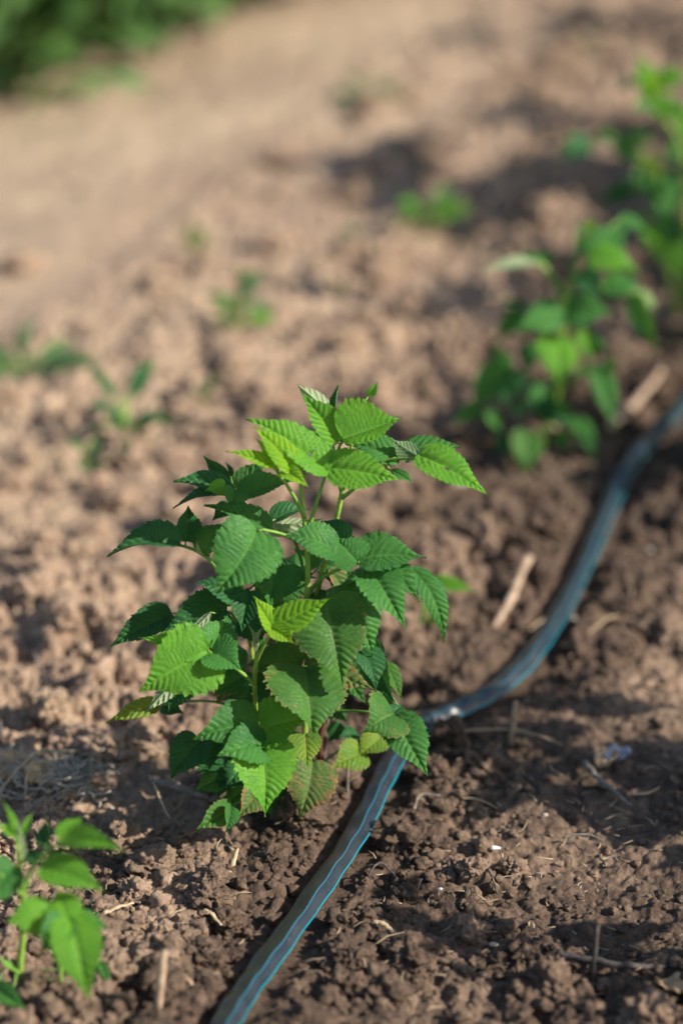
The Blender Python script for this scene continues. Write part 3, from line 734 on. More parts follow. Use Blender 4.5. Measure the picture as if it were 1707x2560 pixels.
A.leaf([(760, 700, -1), (700, 500, -1), (640, 420, 0), (600, 395, 1)], [
    ((600, 385, 1), (545, 560, 3), 140, (.1, -.75, .5), 'o', dict(fold=14, arch=.1)),
    ((640, 430, 0), (660, 580, 2), 120, (.1, -.85, .4), 'd', dict(fold=14, arch=.1)),
    ((690, 450, 0), (790, 560, 1), 110, (.1, -.85, .4), 'd', dict(fold=14, arch=.1)),
    ((620, 520, 4), (690, 480, 5), 60, (.4, -.5, .3), 'd', dict(fold=24, shape='n')),
], .0009, 'dpet')
# lower bright cluster
A.leaf([(655, 1000, 4), (690, 820, 6), (725, 715, 8)], [
    ((728, 655, 8), (434, 712, 10), 190, (.10, -.62, .75), 'g', dict(fold=12, arch=.12, shape='c')),
    ((742, 665, 8), (952, 626, 8.5), 205, (.0, -.70, .7), 'b', dict(fold=16, arch=.08)),
    ((730, 715, 9.2), (546, 788, 11.5), 165, (.25, -.70, .65), 'g', dict(fold=10, arch=.10, shape='c')),
    ((735, 728, 9.5), (748, 1050, 12.5), 235, (.30, -.78, .48), 'b', dict(fold=12, arch=.07, shape='c')),
    ((750, 560, 6), (800, 505, 5), 90, (.2, -.8, .4), 'd', dict(fold=14)),
], .0014)
A.leaf([(700, 980, 2), (650, 820, 5), (690, 780, 6)], [
    ((690, 785, 6), (585, 925, 8), 160, (.1, -.75, .5), 'd', dict(fold=14, arch=.1, shape='c')),
    ((695, 785, 5.5), (670, 925, 5.8), 66, (-.3, -.75, .5), 'o', dict(fold=10, arch=.1)),
], .0010, 'dpet')
A.leaf([(760, 980, 2), (880, 850, 4), (940, 760, 5), (935, 700, 5.5)], [
    ((925, 690, 6), (942, 840, 8), 120, (.1, -.8, .5), 'l', dict(fold=8, arch=.08)),
    ((965, 800, 6), (900, 1060, 8), 190, (.20, -.80, .5), 'o', dict(fold=10, arch=.08, shape='c')),
], .0012)
A.leaf([(640, 980, 4), (600, 800, 4), (540, 690, 5), (470, 710, 6)], [
    ((470, 715, 6), (345, 885, 8), 150, (-.15, -.70, .55), 'd', dict(fold=16, arch=.12, shape='c')),
    ((565, 690, 5), (512, 845, 7), 120, (-.2, -.75, .5), 'd', dict(fold=18, arch=.12)),
], .0010, 'dpet')
A.leaf([(690, 960, 3), (620, 890, 4), (568, 880, 5)], [
    ((568, 878, 5), (438, 938, 6.5), 95, (.1, -.7, .6), 'd', dict(fold=12, arch=.1)),
    ((575, 890, 5), (548, 975, 6), 66, (-.2, -.7, .6), 'd', dict(fold=16, arch=.1)),
], .0009, 'dpet')
A.leaf([(720, 1000, 4), (690, 960, 5), (615, 1000, 7)], [
    ((615, 1003, 7), (453, 1108, 9), 95, (.2, -.7, .65), 'w', dict(fold=12, arch=.10)),
    ((608, 1003, 7.5), (580, 1115, 9), 80, (.4, -.7, .5), 'g', dict(fold=22, arch=.1)),
    ((728, 935, 6), (640, 1055, 8), 110, (.2, -.7, .6), 'o', dict(fold=14, arch=.12)),
], .0009)
# low right leaves
A.leaf([(840, 640, 1), (1000, 590, 2), (1105, 588, 3), (1180, 590, 4), (1315, 605, 5)], [
    ((1312, 600, 5.4), (1178, 680, 7.5), 190, (.05, -.75, .6), 'w', dict(fold=8, arch=.12, shape='c')),
    ((1318, 606, 5), (1456, 878, 8.5), 150, (.10, -.80, .45), 'd', dict(fold=12, arch=.10)),
    ((1300, 600, 4), (1240, 470, 3), 80, (-.5, -.7, .3), 'd', dict(fold=16)),
    ((1310, 600, 5), (1350, 560, 4), 60, (-.3, -.8, .3), 'd', dict(fold=16, nu=40)),
], .0011)
A.leaf([(950, 850, -1), (1080, 760, 0), (1160, 730, 1), (1200, 720, 1.5)], [
    ((1255, 700, 1), (1160, 792, 2.5), 105, (.1, -.7, .7), 'l', dict(fold=8, arch=.1, shape='c')),
    ((1172, 765, 2), (1048, 835, 4), 120, (.1, -.7, .7), 'l', dict(fold=8, arch=.1, shape='c')),
    ((1085, 640, 0), (1030, 720, 0), 70, (.1, -.8, .5), 'd', dict(fold=14)),
    ((1160, 690, 0), (1075, 700, 1), 70, (.1, -.3, .9), 'd', dict(fold=14, arch=.1)),
], .0009, 'dpet')
A.leaf([(690, 620, 0), (560, 553, 1), (410, 545, 2), (300, 560, 3), (240, 560, 3)], [
    ((295, 552, 3.4), (62, 642, 5), 78, (.1, -.55, .8), 'l', dict(fold=20, arch=.08)),
    ((405, 540, 2.5), (300, 470, 1), 90, (-.1, -.5, .7), 'd', dict(fold=14)),
    ((310, 560, 2), (400, 600, 3), 70, (-.2, -.6, .7), 'd', dict(fold=12)),
], .0009)
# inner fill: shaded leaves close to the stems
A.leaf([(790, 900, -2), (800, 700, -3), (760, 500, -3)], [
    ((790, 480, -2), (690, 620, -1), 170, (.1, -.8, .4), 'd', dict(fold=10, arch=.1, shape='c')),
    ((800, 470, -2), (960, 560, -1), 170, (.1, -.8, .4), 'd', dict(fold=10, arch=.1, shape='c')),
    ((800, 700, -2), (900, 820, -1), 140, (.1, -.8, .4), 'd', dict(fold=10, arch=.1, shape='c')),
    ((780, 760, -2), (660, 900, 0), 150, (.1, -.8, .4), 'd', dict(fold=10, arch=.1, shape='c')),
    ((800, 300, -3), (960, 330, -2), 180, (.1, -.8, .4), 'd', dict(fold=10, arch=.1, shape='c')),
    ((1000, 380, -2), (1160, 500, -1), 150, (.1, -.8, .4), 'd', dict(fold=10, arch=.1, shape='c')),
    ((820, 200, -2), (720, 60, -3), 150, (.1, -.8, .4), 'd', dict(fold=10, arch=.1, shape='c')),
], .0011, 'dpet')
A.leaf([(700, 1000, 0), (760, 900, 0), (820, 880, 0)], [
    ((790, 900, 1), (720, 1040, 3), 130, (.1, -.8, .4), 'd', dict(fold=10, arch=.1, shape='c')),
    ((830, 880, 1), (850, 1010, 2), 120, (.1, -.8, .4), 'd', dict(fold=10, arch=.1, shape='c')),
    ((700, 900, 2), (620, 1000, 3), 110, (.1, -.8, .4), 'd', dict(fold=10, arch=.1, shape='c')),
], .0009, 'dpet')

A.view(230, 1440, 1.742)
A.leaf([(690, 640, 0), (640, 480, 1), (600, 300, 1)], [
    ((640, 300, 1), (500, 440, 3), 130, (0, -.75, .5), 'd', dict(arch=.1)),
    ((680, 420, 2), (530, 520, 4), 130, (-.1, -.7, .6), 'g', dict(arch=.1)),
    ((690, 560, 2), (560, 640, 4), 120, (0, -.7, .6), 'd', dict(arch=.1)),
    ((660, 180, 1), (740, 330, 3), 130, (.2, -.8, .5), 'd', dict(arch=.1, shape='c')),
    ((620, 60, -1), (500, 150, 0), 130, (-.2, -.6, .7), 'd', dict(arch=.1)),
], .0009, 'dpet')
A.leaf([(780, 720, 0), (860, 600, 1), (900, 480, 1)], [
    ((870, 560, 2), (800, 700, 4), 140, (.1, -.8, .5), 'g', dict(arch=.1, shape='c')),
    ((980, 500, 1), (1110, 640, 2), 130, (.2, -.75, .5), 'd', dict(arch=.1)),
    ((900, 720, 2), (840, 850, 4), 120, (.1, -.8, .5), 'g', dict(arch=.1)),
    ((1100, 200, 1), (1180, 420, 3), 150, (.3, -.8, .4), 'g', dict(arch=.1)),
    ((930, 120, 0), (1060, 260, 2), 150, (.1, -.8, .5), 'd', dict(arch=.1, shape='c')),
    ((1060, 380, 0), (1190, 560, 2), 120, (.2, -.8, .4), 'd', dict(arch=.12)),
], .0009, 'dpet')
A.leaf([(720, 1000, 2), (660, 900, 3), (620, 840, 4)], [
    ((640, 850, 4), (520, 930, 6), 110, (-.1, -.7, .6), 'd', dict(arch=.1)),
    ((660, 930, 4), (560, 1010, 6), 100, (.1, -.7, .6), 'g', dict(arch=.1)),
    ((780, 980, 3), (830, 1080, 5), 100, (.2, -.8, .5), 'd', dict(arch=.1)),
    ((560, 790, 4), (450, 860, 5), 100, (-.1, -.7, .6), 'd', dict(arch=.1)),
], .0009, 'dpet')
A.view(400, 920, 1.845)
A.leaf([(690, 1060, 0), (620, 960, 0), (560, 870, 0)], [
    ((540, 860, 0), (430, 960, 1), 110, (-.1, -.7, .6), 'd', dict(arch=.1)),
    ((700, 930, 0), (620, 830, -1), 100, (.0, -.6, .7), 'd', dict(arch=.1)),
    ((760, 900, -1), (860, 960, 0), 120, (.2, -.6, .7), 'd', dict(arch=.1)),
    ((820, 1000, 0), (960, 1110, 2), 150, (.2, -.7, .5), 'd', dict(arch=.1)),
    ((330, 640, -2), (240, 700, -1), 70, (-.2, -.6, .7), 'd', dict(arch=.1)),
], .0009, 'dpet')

# ------------------------------------------------------------------ plant at the lower left, nearer than the focus
Bp = Plant('raspberry_plant', (70, 2500), 'small blurred raspberry plant at the near edge, cut off by the side of the picture', 'plant', G, 12)
Bp.view(0, 1900, 2.24)
Bp.stem('cane', [(120, 1330, 0), (115, 1150, 0), (130, 960, 0), (132, 760, 0), (112, 600, 0), (100, 470, 0)], [.0026, .0024, .0021, .0014], prick=False)
Bp.stem('cane', [(345, 1340, 1), (342, 1200, 1), (335, 1100, 1)], [.0014, .001], prick=False)
kw = dict(nu=60, nv=8, corr=1.0)
Bp.leaf([(115, 620, 0), (105, 500, 0), (100, 440, 0)], [
    ((112, 600, 0), (100, 345, 0), 62, (.5, .6, .2), 'p', dict(fold=36, shape='n', **kw)),
    ((95, 470, 0), (15, 225, -1), 70, (.7, -.5, .4), 'b', dict(fold=26, shape='n', **kw)),
    ((120, 440, -1), (190, 290, -2), 46, (-.2, -.8, .4), 'b', dict(fold=26, shape='n', **kw)),
    ((80, 420, 0), (-30, 350, 0), 60, (.2, -.5, .7), 'b', dict(fold=20, **kw)),
], .0012)
Bp.leaf([(140, 720, 0), (175, 620, 0), (240, 530, 1), (330, 468, 1), (390, 440, 1)], [
    ((262, 475, 0), (262, 322, -2), 120, (-.4, -.75, .4), 'd', dict(fold=24, **kw)),
    ((335, 440, 0), (462, 315, -1), 125, (.3, -.75, .5), 'b', dict(fold=12, **kw)),
    ((350, 462, 1.2), (705, 515, 3), 150, (.2, -.5, .8), 'b', dict(fold=18, arch=.12, **kw)),
    ((235, 600, 2), (588, 738, 3.5), 205, (.12, -.60, .75), 'b', dict(fold=14, arch=.11, **kw)),
    ((215, 560, 0), (120, 520, -1), 90, (-.2, -.5, .8), 'd', dict(fold=14, **kw)),
], .0013)
Bp.leaf([(125, 760, 0), (60, 690, 1), (0, 640, 2)], [
    ((85, 590, 1), (-120, 820, 3), 230, (.1, -.75, .5), 'g', dict(fold=14, **kw)),
    ((70, 700, 1), (20, 790, 2), 60, (-.1, -.75, .5), 'b', dict(fold=14, **kw)),
], .0012)
Bp.leaf([(130, 960, 0), (200, 920, 2), (300, 890, 3), (378, 895, 4)], [
    ((275, 868, 3.5), (30, 915, 4.5), 225, (.1, -.70, .65), 'b', dict(fold=10, arch=.1, shape='c', **kw)),
    ((372, 890, 4), (330, 735, 2), 210, (.1, -.75, .6), 'b', dict(fold=10, arch=.08, shape='c', **kw)),
    ((378, 885, 4.2), (512, 1340, 8), 275, (.22, -.80, .5), 'b', dict(fold=12, arch=.10, shape='c', **kw)),
    ((375, 900, 4.2), (225, 1085, 6), 190, (.1, -.75, .6), 'g', dict(fold=14, arch=.12, shape='c', **kw)),
    ((390, 900, 3.5), (610, 930, 3), 140, (.3, -.65, .6), 'g', dict(fold=12, arch=.1, **kw)),
], .0014)
Bp.leaf([(115, 1200, 0), (60, 1160, 1), (0, 1110, 1)], [
    ((-30, 1275, 3), (158, 1398, 5), 130, (.1, -.6, .8), 'g', dict(fold=14, **kw)),
    ((70, 1165, 1), (0, 1110, 1), 40, (.1, -.6, .8), 'b', dict(fold=14, **kw)),
    ((50, 1390, 2), (30, 1480, 4), 80, (.1, -.6, .7), 'g', dict(fold=14, **kw)),
    ((560, 1130, 0), (620, 1290, 1), 50, (.1, -.6, .7), 'g', dict(fold=14, **kw)),
    ((480, 1260, 1), (400, 1330, 2), 40, (.1, -.6, .7), 'b', dict(fold=14, **kw)),
], .0011)

# ------------------------------------------------------------------ second plant of the row, behind
C = Plant('raspberry_plant', (1340, 1150), 'slender raspberry plant standing behind the hose, slightly blurred, forked pale top', 'plant', G, 13)
C.view(1050, 100, 2.046)
C.stem('cane', [(600, 2180, 0), (640, 2000, 0), (700, 1790, 0), (720, 1520, 0), (738, 1400, 0), (738, 1300, 0)], [.0034, .003, .0034, .0036], prick=False)
kw = dict(nu=40, nv=7, corr=.8)
C.leaf([(738, 1320, 0), (680, 1220, 0), (615, 1140, 0), (600, 1120, 0)], [
    ((600, 1130, 0), (315, 1190, 2), 95, (.4, .3, -.7), 'p', dict(fold=10, arch=-.08, **kw)),
    ((590, 1110, -1), (720, 1120, -1), 80, (.1, -.5, .8), 'd', dict(fold=16, **kw)),
    ((500, 1125, 0), (640, 1110, 0), 60, (.1, -.5, .8), 'g', dict(fold=16, **kw)),
], .0024)
C.leaf([(738, 1330, 0), (775, 1210, 0), (800, 1120, 0), (810, 1080, 0)], [
    ((805, 1110, 0), (800, 905, 0), 110, (.5, .6, .1), 'p', dict(fold=25, **kw)),
    ((830, 1060, 0), (895, 905, -1), 100, (-.2, -.8, .4), 'y', dict(fold=16, **kw)),
    ((870, 1110, 1), (1060, 950, -1), 190, (.2, -.7, .6), 'g', dict(fold=12, **kw)),
    ((870, 1115, 2), (1130, 1200, 3), 180, (.3, -.6, .75), 'b', dict(fold=12, arch=.1, **kw)),
    ((820, 1190, 0), (945, 1320, 2), 130, (-.3, -.7, .5), 'd', dict(fold=12, **kw)),
    ((940, 1270, 1), (1135, 1270, 1), 150, (.4, -.5, .7), 'g', dict(fold=14, arch=.1, **kw)),
    ((1080, 1300, 1), (1225, 1590, 3), 120, (-.4, -.7, .5), 'g', dict(fold=16, arch=.14, **kw)),
    ((1110, 1290, 0), (1210, 1390, 0), 70, (.2, -.5, .8), 'p', dict(fold=12, **kw)),
    ((1020, 920, -2), (1165, 970, -2), 90, (-.2, -.3, .8), 'd', dict(fold=12, **kw)),
], .0024)
C.leaf([(738, 1400, 0), (735, 1440, 1), (700, 1500, 2)], [
    ((735, 1380, 2), (485, 1500, 4), 170, (.1, -.70, .6), 'g', dict(fold=10, arch=.06, **kw)),
    ((745, 1385, 2), (975, 1400, 3), 190, (.1, -.75, .6), 'g', dict(fold=12, arch=.1, **kw)),
    ((700, 1515, 2), (695, 1790, 6), 205, (.15, -.8, .5), 'b', dict(fold=10, arch=.08, shape='c', **kw)),
    ((515, 1390, 0), (395, 1545, 0), 120, (-.4, -.75, .4), 'd', dict(fold=14, **kw)),
    ((530, 1370, 0), (400, 1340, 0), 50, (-.1, -.5, .8), 'd', dict(fold=14, **kw)),
], .0014)
C.leaf([(700, 1780, 0), (580, 1740, 0), (480, 1720, 0), (440, 1715, 0)], [
    ((585, 1570, 0), (520, 1700, 0), 130, (-.4, -.7, .4), 'd', dict(fold=14, **kw)),
    ((370, 1580, 0), (510, 1720, 0), 70, (-.2, -.6, .6), 'd', dict(fold=14, **kw)),
    ((450, 1700, 1), (245, 1890, 3), 190, (-.2, -.70, .6), 'd', dict(fold=14, arch=.1, shape='c', **kw)),
    ((310, 1880, 2), (150, 1965, 3), 90, (.1, -.6, .7), 'd', dict(fold=14, **kw)),
    ((500, 1700, 0), (420, 1870, 2), 150, (-.3, -.75, .4), 'd', dict(fold=14, **kw)),
    ((490, 1850, 0), (545, 1930, 1), 80, (-.3, -.75, .4), 'd', dict(fold=14, **kw)),
    ((340, 1900, 1), (410, 2010, 1), 70, (.1, -.6, .7), 'g', dict(fold=14, **kw)),
], .0013, 'dpet')
C.leaf([(700, 1790, 0), (800, 1730, 0), (880, 1690, 1), (910, 1680, 1)], [
    ((900, 1665, 1), (1000, 1995, 4), 125, (.1, -.8, .5), 'g', dict(fold=12, arch=.1, **kw)),
    ((870, 1690, 0), (780, 1720, 0), 60, (.1, -.6, .6), 'd', dict(fold=12, **kw)),
    ((960, 1640, -1), (1010, 1680, -1), 50, (.1, -.8, .5), 'b', dict(fold=12, **kw)),
], .0012)
C.leaf([(738, 1420, 0), (820, 1480, 0), (880, 1560, 1)], [
    ((860, 1540, 1), (960, 1600, 2), 80, (.2, -.7, .6), 'g', dict(**kw)),
    ((820, 1490, 1), (900, 1650, 2), 90, (.2, -.75, .5), 'b', dict(**kw)),
    ((620, 1560, 0), (560, 1650, 1), 80, (-.2, -.7, .5), 'g', dict(**kw)),
    ((640, 1790, 1), (540, 1850, 2), 90, (-.1, -.7, .6), 'g', dict(**kw)),
    ((700, 1850, 1), (760, 1950, 2), 80, (.2, -.8, .5), 'g', dict(**kw)),
], .0010)
C.leaf([(660, 1950, 0), (620, 1990, 0), (580, 2020, 1)], [
    ((620, 1790, 0), (640, 1960, 1), 150, (.0, -.8, .4), 'd', dict(fold=12, **kw)),
    ((640, 1880, 1), (800, 1960, 1), 110, (-.2, -.7, .5), 'd', dict(fold=12, **kw)),
    ((790, 1930, 1), (890, 2150, 4), 110, (.1, -.8, .5), 'g', dict(fold=12, arch=.1, **kw)),
    ((550, 2010, 2), (535, 2225, 5), 170, (.1, -.75, .6), 'w', dict(fold=8, arch=.1, shape='c', **kw)),
    ((460, 2040, 0), (370, 2110, 0), 100, (-.2, -.7, .5), 'd', dict(fold=12, **kw)),
    ((760, 2050, 0), (640, 2000, 0), 90, (-.2, -.7, .5), 'd', dict(fold=12, **kw)),
], .0012, 'dpet')

# ------------------------------------------------------------------ third plant, at the upper right
D = Plant('raspberry_plant', (1700, 800), 'tall strongly blurred raspberry plant at the far end of the row, upper right', 'plant', G, 14)
D.view(1350, 100, 3.361)
D.stem('cane', [(1150, 2300, 0), (1060, 1800, 0), (1030, 1500, 0), (1000, 1200, 0), (960, 1020, 0)], [.004, .004, .0034], prick=False)
D.stem('cane', [(1200, 2200, 0), (1230, 1500, 0), (1180, 900, 0), (960, 560, 0), (910, 430, 0)], [.004, .003, .0026], prick=False)
kw = dict(nu=36, nv=6, corr=.8)
D.leaf([(960, 560, 0), (930, 480, 0), (910, 430, 0)], [
    ((930, 480, 0), (810, 120, 0), 210, (.2, -.75, .5), 'b', dict(fold=14, **kw)),
    ((960, 480, 0), (920, 230, 1), 170, (.4, -.7, .4), 'y', dict(fold=20, **kw)),
    ((1000, 350, 0), (1250, 280, 0), 190, (.1, -.7, .6), 'b', dict(fold=14, **kw)),
    ((940, 570, 1), (730, 560, 2), 110, (.1, -.5, .8), 'g', dict(fold=14, **kw)),
    ((960, 540, 1), (1250, 640, 2), 230, (.2, -.7, .6), 'b', dict(fold=14, **kw)),
    ((780, 340, -1), (640, 420, -1), 110, (-.4, -.7, .4), 'd', dict(fold=14, **kw)),
    ((1180, 560, 1), (1250, 900, 2), 160, (.2, -.8, .5), 'b', dict(fold=14, **kw)),
], .0022)
D.leaf([(970, 1080, 0), (850, 960, 0), (740, 850, 1), (560, 800, 1), (400, 860, 1)], [
    ((400, 850, 1), (150, 1050, 3), 210, (-.1, -.62, .6), 'd', dict(fold=16, arch=.12, **kw)),
    ((620, 800, 1), (440, 800, 0), 190, (.0, -.6, .8), 'd', dict(fold=14, **kw)),
    ((640, 830, 1), (850, 1050, 2), 190, (.1, -.7, .6), 'g', dict(fold=14, **kw)),
    ((760, 840, 0), (960, 820, -1), 190, (-.1, -.5, .8), 'd', dict(fold=14, **kw)),
    ((850, 1000, 0), (1030, 1130, 2), 170, (.1, -.6, .7), 'l', dict(fold=14, **kw)),
], .002)
D.leaf([(1000, 1300, 0), (900, 1200, 1), (820, 1180, 1)], [
    ((960, 1200, 1), (690, 1210, 3), 240, (.1, -.65, .7), 'g', dict(fold=12, **kw)),
    ((780, 1250, 0), (480, 1380, 1), 180, (-.3, -.6, .5), 'd', dict(fold=14, **kw)),
    ((1000, 1180, 2), (1200, 1260, 3), 230, (.1, -.65, .7), 'g', dict(fold=14, **kw)),
    ((1010, 1230, 2), (1040, 1560, 4), 260, (.1, -.8, .5), 'g', dict(fold=14, shape='c', **kw)),
    ((1080, 900, -1), (1230, 1000, -1), 220, (-.1, -.6, .6), 'd', dict(fold=14, **kw)),
], .002)
D.leaf([(1040, 1700, 0), (980, 1600, 1), (920, 1560, 1)], [
    ((900, 1520, 0), (700, 1510, 0), 150, (-.3, -.5, .5), 'd', dict(fold=14, **kw)),
    ((930, 1560, 1), (1230, 2080, 5), 320, (.2, -.8, .5), 'b', dict(fold=12, arch=.1, **kw)),
    ((1010, 1500, 1), (1220, 1760, 3), 210, (.3, -.7, .5), 'g', dict(fold=12, arch=.1, **kw)),
    ((1030, 1400, 0), (1230, 1330, 0), 150, (-.1, -.5, .7), 'd', dict(fold=12, **kw)),
], .002)

def copy_tree(o, parent=None):
    c = o.copy(); COL.objects.link(c); c.parent = parent
    for ch in list(o.children): copy_tree(ch, c)
    return c
def put_copy(src, loc, rz, sc, label):
    c = copy_tree(src.o); c.location = loc; c.rotation_euler = (0, 0, rz); c.scale = (sc, sc, sc); c['label'] = label; c['group'] = G
    return c

def off(src, x, y, rz, sc, lb): put_copy(src, (x, y, float(macro(x, y))), rz, sc, lb)  # unseen plant copies outside the view, added to cast shadows on the ground
off(A, 0.64, 3.14, 1.3, 1.5, 'unseen raspberry plant, added for its shade, right of the picture whose shadow falls left of the far row')
off(C, 0.62, 3.38, 2.1, 1.3, 'unseen slender raspberry plant, added for its shade, right of the picture behind the one at the row end')
off(A, 0.80, 3.85, 4.0, 1.3, 'unseen raspberry plant added for its shade at the row end, right of the picture')
off(C, 0.56, 2.86, 1.2, 1.3, 'unseen slender raspberry plant, added for its shade, right of the picture beside the third plant')
off(A, 0.64, 2.72, 5.2, 1.35, 'unseen raspberry plant, added for its shade, right of the picture whose shadow runs behind the second plant')
off(A, 0.53, 2.44, 0.2, 1.05, 'unseen raspberry plant, added for its shade, right of the picture whose shadow runs left of the second plant')
off(A, 0.52, 1.50, 2.4, 1.0, 'unseen raspberry plant, added for its shade, right of the picture that shades the lower right soil')
off(A, 0.58, 1.82, 0.6, 1.2, 'unseen broad raspberry plant, added for its shade, right of the picture beside the smooth soil')

# ------------------------------------------------------------------ seedlings and weeds
def weed(px, label, size, nleaf, mats, seed, cat='seedling', spread=1.0, tall=1.0, name='weed_seedling', wide=.42):
    base = ground_hit(*px); rng = random.Random(seed)
    t = empty(name, base, label, cat, 'small weeds on the soil')
    mb = MB(); top = base + Vector((0, 0, size * .45 * tall)); tube(mb, [base - Vector((0, 0, .004)), (base + top) / 2, top], [size * .03, size * .026, size * .02], 6)
    st = mb.build('stem', M['petiole'], t, base)
    for i in range(nleaf):
        a = i * 2.399 + rng.uniform(-.3, .3); r = size * rng.uniform(.35, .6) * spread; h = size * rng.uniform(.15, .8) * tall
        b = base + Vector((math.cos(a) * r * .25, math.sin(a) * r * .25, h * .75)); e = base + Vector((math.cos(a) * r, math.sin(a) * r, h + size * rng.uniform(-.12, .14)))
        l = MB(); tube(l, [base + Vector((0, 0, h * .3)), (base + b) / 2 + Vector((0, 0, h * .4)), b], [size * .016] * 3, 5)
        lo = l.build('leaf', M['petiole'], t, base)
        leaflet_obj(lo, base, M[rng.choice(mats)], rng, b, e, (e - b).length * rng.uniform(wide, wide * 1.4), (rng.uniform(-.2, .3), -.45, .85), nu=20, nv=4, fold=14, corr=.5, shape='n', arch=.08, teeth=6)
    return t
weed((1065, 590), 'round green seedling in the shade of the far row', .085, 11, 'bbg', 1, tall=.7, spread=1.2)
weed((600, 835), 'upright blurred green seedling on the pale soil behind the plant in focus', .085, 11, 'bqg', 2, tall=1.25, spread=.8)
weed((315, 1125), 'dark green wispy seedling, the widest of those left of the plant in focus', .085, 14, 'dqd', 3, tall=1.1, spread=1.1, wide=.26)
weed((225, 1215), 'thin pale green seedling in front of the wispy dark one', .05, 7, 'gpg', 4, tall=1.4, wide=.3)
weed((505, 1050), 'tiny dark weed sprig close behind the left leaves of the plant in focus', .05, 6, 'dd', 5, tall=1.2, spread=.7)
weed((430, 1085), 'low dark sprig between the wispy seedling and the tiny sprig', .04, 5, 'dg', 15, tall=.9, spread=.9)
weed((850, 755), 'tiny grey green weed above the tip of the plant in focus', .035, 6, 'gd', 6)
E = Plant('weed_seedling', (1060, 1590), 'yellowish seedling with one long bright leaf behind the right drooping leaves', 'seedling', 'small weeds on the soil', 21)
E.wide = 1.0; E.view(0, 0, .9186)
E.stem('stem', [(965, 1462, 0), (972, 1400, 0), (985, 1345, 0)], [.0018, .0014], 'petiole', False)
E.leaf([(984, 1350, 0), (992, 1340, 0), (1000, 1336, 0)], [((995, 1336, 0), (1098, 1358, 1), 40, (.1, -.6, .8), 'b', dict(nu=40)), ((990, 1345, 0), (940, 1350, 0), 40, (-.1, -.6, .7), 'q', dict(nu=40)),
    ((975, 1360, 1), (985, 1420, 2), 26, (.2, -.7, .6), 'l', dict(nu=40))], .0006)
E.leaf([(970, 1410, 0), (985, 1425, 1), (1000, 1435, 1)], [((985, 1425, 1), (1040, 1418, 2), 32, (.1, -.5, .8), 'b', dict(nu=40)), ((965, 1420, 0), (870, 1392, 0), 36, (-.1, -.6, .7), 'q', dict(nu=40)),
    ((965, 1430, 1), (930, 1445, 2), 24, (-.1, -.5, .8), 'g', dict(nu=40))], .0006)
weed((880, 620), 'small pale sprout near the green seedling on the far soil', .03, 5, 'gp', 9)
weed((60, 930), 'wide low very blurred weed at the far left', .050, 26, 'qqg', 8, spread=3.4, tall=.5, wide=.14)
weed((915, 250), 'hazy grey green tuft far off in the middle of the field', .08, 6, 'dd', 10, spread=1.1, tall=.5)
weed((485, 640), 'faint yellow green sprout on the far pale soil', .05, 6, 'gl', 16)
weed((1450, 160), 'small hazy weed far behind, left of the tallest far plant', .05, 6, 'gd', 17)

def bush(px, label, w, h, n, seed):
    base = ground_hit(*px); rng = random.Random(seed)
    t = empty('leafy_bush', base, label, 'bush', 'bushes at the far edge of the field')
    st = MB(); fo = MB()
    for i in range(14):
        a = rng.uniform(0, 6.283); r = rng.uniform(0, w * .45); p1 = base + Vector((math.cos(a) * r * .2, math.sin(a) * r * .2, 0)); p2 = base + Vector((math.cos(a) * r, math.sin(a) * r, h * rng.uniform(.5, .95)))
        tube(st, [p1, (p1 + p2) / 2 + Vector((0, 0, h * .1)), p2], [.006, .004, .002], 5)
        for k in range(n // 14):
            q = p1.lerp(p2, rng.random() ** .6) + Vector((rng.gauss(0, w * .12), rng.gauss(0, w * .12), rng.gauss(0, h * .07)))
            if q.z < base.z + .01: q.z = base.z + .01
            ax = Vector((rng.gauss(0, 1), rng.gauss(0, 1), rng.gauss(0, .6))).normalized(); s = ax.orthogonal().normalized(); s.rotate(Matrix.Rotation(rng.uniform(0, 6.28), 3, ax))
            L = rng.uniform(.035, .07); b = len(fo.v); up = s.cross(ax)
            fo.v += [q, q + ax * L * .4 + s * L * .26 + up * L * .05, q + ax * L, q + ax * L * .4 - s * L * .26 + up * L * .05]
            fo.f += [(b, b + 1, b + 2), (b, b + 2, b + 3)]
    st.build('stem', M['dpet'], t, base); fo.build('foliage', M['bushleaf'], t, base, smooth=False)
M['bushleaf'] = simple_material('bush_foliage', (0.042, 0.110, 0.022), (0.085, 0.175, 0.034), 12, 0.6)
bush((20, 215), 'dense green bush at the far left corner of the field', .75, .55, 1500, 1)
bush((190, 110), 'bright green bush just behind the corner bush', .55, .45, 1200, 2)
bush((400, 60), 'lighter low bush, the innermost of the far bushes', .45, .32, 700, 3)
bush((650, -40), 'olive green low bush at the top edge of the far field', .7, .3, 700, 4)

